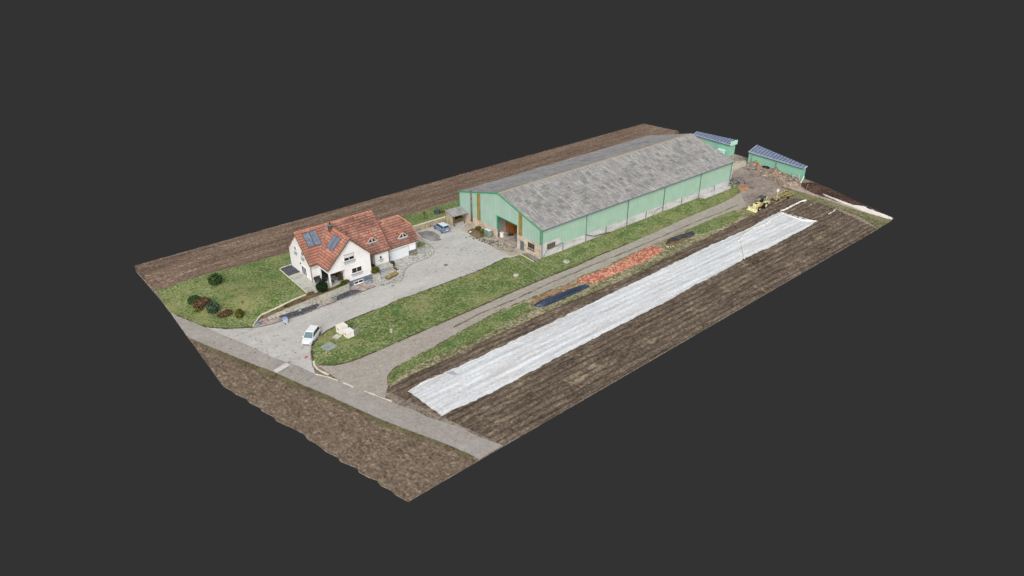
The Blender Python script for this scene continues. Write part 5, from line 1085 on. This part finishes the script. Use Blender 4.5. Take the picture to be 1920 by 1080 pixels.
# bins
def wheelie(c, body, lid, label, rz=0, h=1.0):
    r_ = empty('wheelie_bin', c, rz, label, 'bin')
    MB().add([(-.24,-.24,.06),(.24,-.24,.06),(.24,.24,.06),(-.24,.24,.06),(-.3,-.32,h),(.3,-.32,h),(.3,.32,h),(-.3,.32,h)], [(3,2,1,0),(4,5,6,7),(0,1,5,4),(1,2,6,5),(2,3,7,6),(3,0,4,7)]).build('bin_body', body, r_, world=False)
    MB().obox((0,0,h+.05), (.34,.36,.05), 0, .08).build('lid', lid, r_, world=False)
    for s_ in (-.24,.24): MB().tube([(-.2,s_-.04,.1),(-.2,s_+.04,.1)], .1, 10).build('wheel', M['rubber'], r_, world=False)
p = at(536, 606.5); wheelie((p[0], p[1], .02), M['trashblue'], plain('lidblue', (150,168,214), .5), 'pale blue wheeled bin standing on the edge of the drive', h=.95)
wheelie((-22.95, 14.9, .03), M['black'], M['darkgrey'], 'black wheeled bin below the garage wall', h=1.1)
p = at(740, 507); mb = MB(); mb.obox((p[0], p[1], .2), (.4, .25, .18), .4); mb.obox((p[0]+.3, p[1]-.4, .1), (.3, .2, .1), -.3); tag(settle(mb.build('flower_pots', plain('reddark', (120,78,72), .8, .2, 0, .2, 5)), (p[0], p[1], 0)), 'reddish pots and clutter in front of the black bin', 'pots')
p = at(742, 509); mb = MB(); mb.obox((p[0]+.2, p[1]-.3, .1), (.5, .12, .05), .2); tag(settle(mb.build('white_board', M['white_frame']), (p[0], p[1], 0)), 'white board lying near the entrance steps', 'board')
# manhole covers and well rings
def ring(px, py, r0, label):
    p = at(px, py); r_ = empty('well_cover', (p[0], p[1], .05), label=label, cat='manhole cover')
    MB().tube([(0,0,-.03),(0,0,.15)], r0, 18).build('ring', M['concrete'], r_, world=False); MB().tube([(0,0,.15),(0,0,.2)], r0*.66, 16).build('lid', M['rubblepale'], r_, world=False)
ring(1062, 491.5, .62, 'round concrete well cover in the grass right of the barn\'s near corner')
ring(967.5, 517, .5, 'round pale well cover in the lawn left of the long white edging')
p = at(966, 523); mb = MB(); mb.rock((p[0], p[1], .15), .28, .7, 3); tag(settle(mb.build('white_stone', M['rubblepale']), (p[0], p[1], 0)), 'white stone just below the pale well cover', 'stone')
p = at(836, 497); mb = MB(); mb.tube([(p[0], p[1], .0), (p[0], p[1], .028)], .42, 18); tag(settle(mb.build('drain_cover', plain('draincov', (132,122,108), .9, .2, 0, .15, 3)), (p[0], p[1], 0)), 'dark round drain cover in the middle of the paved yard', 'drain cover')
p = at(727, 597); mb = MB(); mb.tube([(p[0], p[1], 0), (p[0], p[1], .85)], .05, 6); mb.obox((p[0], p[1], .7), (.12, .03, .14), .5); tag(settle(mb.build('marker_post', M['orange']), (p[0], p[1], 0)), 'small orange marker post in the central lawn', 'post')
p = at(613, 661); mb = MB(); mb.rock((p[0], p[1], .1), .22, .5, 8); mb.rock((p[0]+.3, p[1]-.2, .08), .14, .5, 9); tag(settle(mb.build('broken_tile', M['chipbits']), (p[0], p[1], 0)), 'orange broken tiles beside the square slab', 'tile')
p = at(574, 671); mb = MB(); mb.obox((p[0], p[1], .05), (.28, .12, .03), .4); mb.obox((p[0]+.1, p[1]+.25, .05), (.12, .2, .03), 1); tag(settle(mb.build('red_litter', plain('redlit', (196,120,116), .7, .2, 0, .1)), (p[0], p[1], 0)), 'scrap of red litter lying on the drive mouth', 'litter')
p = at(734, 625); mb = MB(); mb.rock((p[0], p[1], .25), .3, .9, 12); mb.rock((p[0]+.25, p[1]+.3, .45), .2, .8, 13); tag(settle(mb.build('white_rock', M['rubblepale']), (p[0], p[1], 0)), 'white rock beside a scuffed hollow in the central lawn', 'rock')
# boulders in the slate beds
for i, (px, py, r0, z0, lab) in enumerate(((505,590,.55,.1,'blue grey boulder at the left end of the retaining wall'), (484,609,.5,.08,'flat grey boulder in the western tip of the gravel bed'), (563,583,.38,.15,'grey boulder in the left slate bed'), (622,560,.36,.15,'left boulder of the pair in the slate bed below the ball bush'), (630,559,.34,.15,'right boulder of the pair in the slate bed below the ball bush'), (693,530,.6,.2,'large grey boulder by the basement window'))):
    p = at(px, py); mb = MB(); mb.rock((p[0], p[1], z0), r0, .55, i+30, 2); tag(settle(mb.build('boulder', M['boulder'], smooth=True), (p[0], p[1], 0)), lab, 'boulder', 'boulders in the gravel beds')
# green bulk container, planting pots and spoil by the barn wall
r_ = empty('water_tank', (-.9, 14.4, .02), 0, 'green translucent water tank against the barn wall left of the big doorway', 'water tank')
MB().box(-.5, .45, -.75, .75, .12, 1.25).build('tank_body', M['greenplastic'], r_, world=False); MB().box(-.55, .5, -.8, .8, 0, .12).build('pallet', M['door_brown'], r_, world=False); MB().obox((-.05, 0, 1.32), (.42, .7, .03), 0, .12).build('lid', plain('lidpale', (222,232,232), .4), r_, world=False)
bush('potted_plant', (-.8, 17.9, .02), (.55, .55, .42), 500, M['leaf_olive'], 'olive plant in the bed at the barn wall, farther from the green tank', 'plant')
bush('potted_plant', (-.8, 16.2, .02), (.6, .5, .4), 500, M['leaf_olive'], 'olive plant at the barn wall next to the green tank', 'plant')
mnd = P2([(877,433),(886,428),(900,432),(912,440),(905,446),(893,447),(882,440)])
sheet('spoil', mnd, M['bed'], z=.03, zf=lambda x, y: .35*np.clip(dist_in(mnd+mnd[:1], x, y)/1.0, 0, 1), sp=.4, jit=.15, bsp=.3, skirt=.0, kind=None); tag(bpy.data.objects['spoil'], 'low spread of brown soil before the barn wall plants', 'soil heap')
mb = MB(); p = at(882, 436); mb.rock((p[0], p[1], .15), .3, .6, 77); tag(settle(mb.build('white_sack', M['whitecloth']), (p[0], p[1], 0)), 'white sack at the edge of the brown soil by the barn', 'sack')
rs = np.random.RandomState(5); mb = MB()
for i in range(70):
    t = rs.rand(); x_ = -3.8+t*2.2+rs.normal()*.5; y_ = 16.5-t*8+rs.normal()*.5; mb.obox((x_, y_, .04), (rs.uniform(.05,.3), rs.uniform(.03,.12), .03), rs.uniform(0,3))
tag(mb.build('yard_debris', M['grimy']), 'dark scraps and crumbled paving scattered before the barn door', 'debris', kind='stuff')

# fallen leaves and specks on the paving
mb = MB(); lv = [((455,613),(640,566),120,.5), ((640,566),(760,520),60,.5), ((690,590),(940,488),90,.5), ((800,455),(920,470),120,6), ((420,622),(560,680),90,4)]
for (a_, b_, n_, wd) in lv:
    A_, B_ = at(*a_)[:2], at(*b_)[:2]
    for i in range(n_):
        p = A_+(B_-A_)*rs.rand()+rs.normal(size=2)*wd*.6; t = rs.rand()*3.1; h_ = rs.uniform(.03, .11)
        if -22 > p[0] and p[1] > 13: continue
        mb.obox((p[0], p[1], .035), (h_, h_*rs.uniform(.4, .9), .008), t)
tag(mb.build('leaf_litter', M['grimy']), 'dark leaves and specks scattered over the pale paving', 'leaf litter', kind='stuff')
# brick chips
chp = P2([(1083,531),(1090,522),(1118,512),(1143,502),(1172,488),(1197,473),(1220,462.5),(1238,465.5),(1239,473),(1227,479),(1192,498),(1165,508),(1140,521),(1115,531),(1103,530)])
def z_chip(x, y): return (.28*fbm(x*.7, y*.7, 70, 3)+.02)*np.clip(dist_in(chp+chp[:1], np.asarray(x, float), np.asarray(y, float))/.9, 0, 1)
sheet('brick_chips', chp, M['chips'], z=.08, zf=z_chip, sp=.5, jit=.25, bsp=.4, skirt=.0, kind=None)
o = bpy.data.objects['brick_chips']; tag(o, 'long bed of crushed orange brick beside the gravel track', 'brick chips', kind='stuff')
mb = MB(); xs = np.array(chp); n = 0
while n < 1500:
    x_, y_ = rs.uniform(xs[:,0].min(), xs[:,0].max()), rs.uniform(xs[:,1].min(), xs[:,1].max())
    if dist_in(chp+chp[:1], np.array([x_]), np.array([y_]))[0] < -.35: continue
    n += 1; z_ = .1+max(0, float(z_chip(np.array([x_]), np.array([y_]))[0])); mb.obox((x_, y_, z_), (rs.uniform(.05,.13), rs.uniform(.04,.08), rs.uniform(.03,.06)), rs.uniform(0,3), rs.uniform(-.6,.6))
tag(mb.build('brick_fragments', M['chipbits']), 'loose fragments of broken brick strewn over the orange chip bed', 'brick fragments', kind='stuff')
st2 = P2([(1000,564),(1030,550),(1063,537),(1085,529),(1083,534),(1060,543),(1030,555),(1003,568)])
sheet('brick_dust', st2, mk('brickdust', [(120,104,76),(168,122,98),(190,132,108)], [(1,1,1,1,3),(4,4,4,1,1)], lo=.38, hi=.62), z=.12, sp=.8, jit=.2, bsp=.5, skirt=-.02)
# dark blue corrugated stack
tp = P2([(1000,570.5),(1027,557.5),(1063,543.5),(1098,532.5),(1106,535.5),(1097,541),(1060,558),(1023,573.5),(1006,575.5)], .2)
ta_ = math.atan2(tp[3][1]-tp[0][1], tp[3][0]-tp[0][0])
def z_tarp(x, y):
    dd_ = np.clip(dist_in(tp+tp[:1], x, y)/.35, 0, 1); return .34*dd_*(1+.10*np.sin(x*1.2))+.10*np.sin((-x*math.sin(ta_)+y*math.cos(ta_))*2*math.pi/.52)*dd_
sheet('plastic_stack', tp, mk('ribbedplastic', [(30,38,52),(46,56,74),(58,70,90),(96,106,124)], [(.15,2.6,.5,1.6,2),(2,3,3,.7,1)], rough=.6, spec=.3, lo=.34, hi=.68, rotz=-ta_, k=1), z=.08, zf=z_tarp, sp=.12, jit=.05, bsp=.25, skirt=.0, kind=None); tag(bpy.data.objects['plastic_stack'], 'long dark blue ribbed plastic stack on the verge beside the orange chips', 'plastic stack')  # pale and dark streaks paint rib shading into the plastic's colour
# second covered heap, torn
r_ = empty('covered_heap', (*at(1277, 452)[:2], 0), label='brown earth heap half covered by a torn dark tarpaulin on the verge', cat='heap')
hp1 = P2([(1247,458),(1252,449),(1275,441),(1298,434),(1305,438),(1292,447),(1272,457),(1267,463),(1257,465),(1250,463)])
hh = sheet('heap', hp1, M['bed'], z=.05, zf=lambda x, y: .55*np.clip(dist_in(hp1+hp1[:1], x, y)/.9, 0, 1)*(.7+.5*fbm(x, y, 80, 2)), sp=.3, jit=.12, bsp=.3, skirt=0, kind=None)
tp2 = P2([(1251,450.5),(1275,440.5),(1297.5,433.5),(1304,438),(1297,442),(1280,447),(1268,453),(1256,455)], .3)
tt = sheet('tarpaulin', tp2, mk('greytarp', [(40,42,48),(64,66,72),(104,92,88)], [(1,1,1,1,3),(3,3,3,.8,1)], rough=.6, lo=.36, hi=.66), z=.12, zf=lambda x, y: .6*np.clip(dist_in(hp1+hp1[:1], x, y)/.9, 0, 1)*(.7+.5*fbm(x, y, 80, 2))+.04*fbm(x*3, y*3, 1, 2), sp=.25, jit=.15, bsp=.3, skirt=.05, kind=None)
for o in (hh, tt): o.parent = r_; o.location = -Vector(r_.location)
mb = MB()
for i in range(14): p = at(1249+i*1.2, 462+(i % 4)-.15*i, 0); mb.rock((p[0], p[1], .12), .14+.05*(i % 3), .7, 100+i)
tag(mb.build('stones', M['rubblepale']), 'pale stones at the foot of the torn covered heap', 'stones', kind='stuff')

# rubble heap along the right shed
rb = P2([(1399,309),(1405,301),(1420,307),(1440,313),(1462,323),(1485,331),(1502,339),(1503,350),(1488,353),(1470,351),(1452,341),(1437,333),(1420,327),(1404,318)])
def z_rub(x, y): return (.3+1.3*fbm(x*.5, y*.5, 90, 3))*np.clip(dist_in(rb+rb[:1], np.asarray(x, float), np.asarray(y, float))/1.3, 0, 1)
sheet('rubble_heap', rb, M['rubble'], z=.04, zf=z_rub, sp=.45, jit=.2, bsp=.4, skirt=0, kind=None); tag(bpy.data.objects['rubble_heap'], 'long mixed rubble and spoil heap before the right solar shed', 'rubble heap', kind='stuff')
xs = np.array(rb)
for nm, mt, cnt_, x0_, x1_, lab in (('rubble', 'rubblepale', 160, .0, 1., 'pale broken stones scattered over the rubble heap'), ('rubble', 'rubblered', 230, .1, 1., 'orange brick lumps scattered over the rubble heap'), ('rubble', 'rubblegrey', 200, .0, 1., 'dark grey lumps scattered over the rubble heap')):
    mb = MB(); n = 0
    while n < cnt_:
        x_, y_ = rs.uniform(xs[:,0].min(), xs[:,0].max()), rs.uniform(xs[:,1].min(), xs[:,1].max())
        if dist_in(rb+rb[:1], np.array([x_]), np.array([y_]))[0] < .1: continue
        cl = fbm(x_*.55+cnt_, y_*.55, 7, 2)
        n += 1
        if cl < .56 and rs.rand() < .9: continue
        r0 = rs.uniform(.08, .26); z_ = .05+float(z_rub(np.array([x_]), np.array([y_]))[0]); mb.rock((x_, y_, z_+r0*.3), r0, .7, n)
    tag(mb.build(nm, M[mt]), lab, 'rubble', kind='stuff')
def junk(nm, px, py, mat, label, cat, fn, z=.9):
    p = at(px, py, z); mb = MB(); fn(mb, p); tag(settle(mb.build(nm, mat), (p[0], p[1], z)), label, cat)
junk('oil_drum', 1421, 309, plain('rustdrum', (172,116,66), .8, .2, 0, .2, 4), 'rusty orange drum lying on the rubble heap', 'drum', lambda m_, p: m_.tube([(p[0]-.4,p[1]-.3,p[2]),(p[0]+.4,p[1]+.4,p[2]+.1)], .38, 12), .9)
junk('roofing_sheet', 1410, 316, plain('sheetgrey', (186,192,200), .5, .4), 'grey sheet tipped on the left end of the rubble', 'sheet', lambda m_, p: m_.obox((p[0],p[1],p[2]), (.5, 1.1, .03), .3, .3), .5)
junk('black_tyre', 1436, 313.5, M['rubber'], 'black tyre half buried at the shed\'s foot', 'tyre', lambda m_, p: (m_.tube([(p[0]+.5*math.cos(t*.5236), p[1]+.9*math.sin(t*.5236), p[2]) for t in range(13)], .16, 6)), .8)
junk('timber_post', 1497, 341, M['concrete'], 'leaning pale post at the right end of the rubble', 'post', lambda m_, p: m_.beam((p[0],p[1],0), (p[0]+.4,p[1]+.3,1.7), .14, .14), .02)
junk('timber_post', 1502, 344, M['whitecloth'], 'white slanting prop under the shed\'s right corner', 'post', lambda m_, p: m_.beam((p[0]-.3,p[1],0), (p[0]+1.0,p[1]+.1,1.5), .16, .16), .02)
junk('timber_pole', 1513, 351, M['kerb_dull'], 'thin grey pole lying on the dark mound', 'pole', lambda m_, p: m_.beam((p[0]+1.5,p[1]+.6,.45), (p[0]-1.8,p[1]-.8,.3), .1, .1), .3)
# loose concrete beams beside the barn's far end
r_ = empty('beam_stack', (53, -.9, 0), label='stack of long pale concrete beams against the barn\'s far end', cat='beam stack')
for i, (y_, z_) in enumerate(((-.35, .14), (-.75, .14), (-1.15, .14), (-.5, .42), (-.9, .42))): MB().box(47.8+.2*i, 58.0-.4*(i % 2), y_-.17, y_+.17, z_-.12, z_+.12).build('concrete_beam', M['panelwhite'], r_)
sheet('sand_heap', P2([(1381,352),(1390,346),(1402,350),(1404,356),(1396,359),(1386,357)]), mk('sand', [(140,108,82),(172,130,100),(190,148,118)], [(1,1,1,1,3),(4,4,4,.6,1)], lo=.36, hi=.64), z=.05, zf=lambda x, y: .3*fbm(x, y, 3, 2), sp=.6, jit=.2, bsp=.5, skirt=0, kind=None); tag(bpy.data.objects['sand_heap'], 'low orange sand heap where the lawn strip meets the yard', 'sand heap')
mb = MB(); p = at(1384, 341, .3)
for i in range(60): mb.rock((p[0]+rs.normal()*1.0, p[1]+rs.normal()*1.2, .1+rs.rand()*.3), rs.uniform(.12, .32), .7, i)
tag(mb.build('spoil_stones', M['rubblegrey']), 'dark stones and spoil at the barn\'s far corner', 'spoil', kind='stuff')
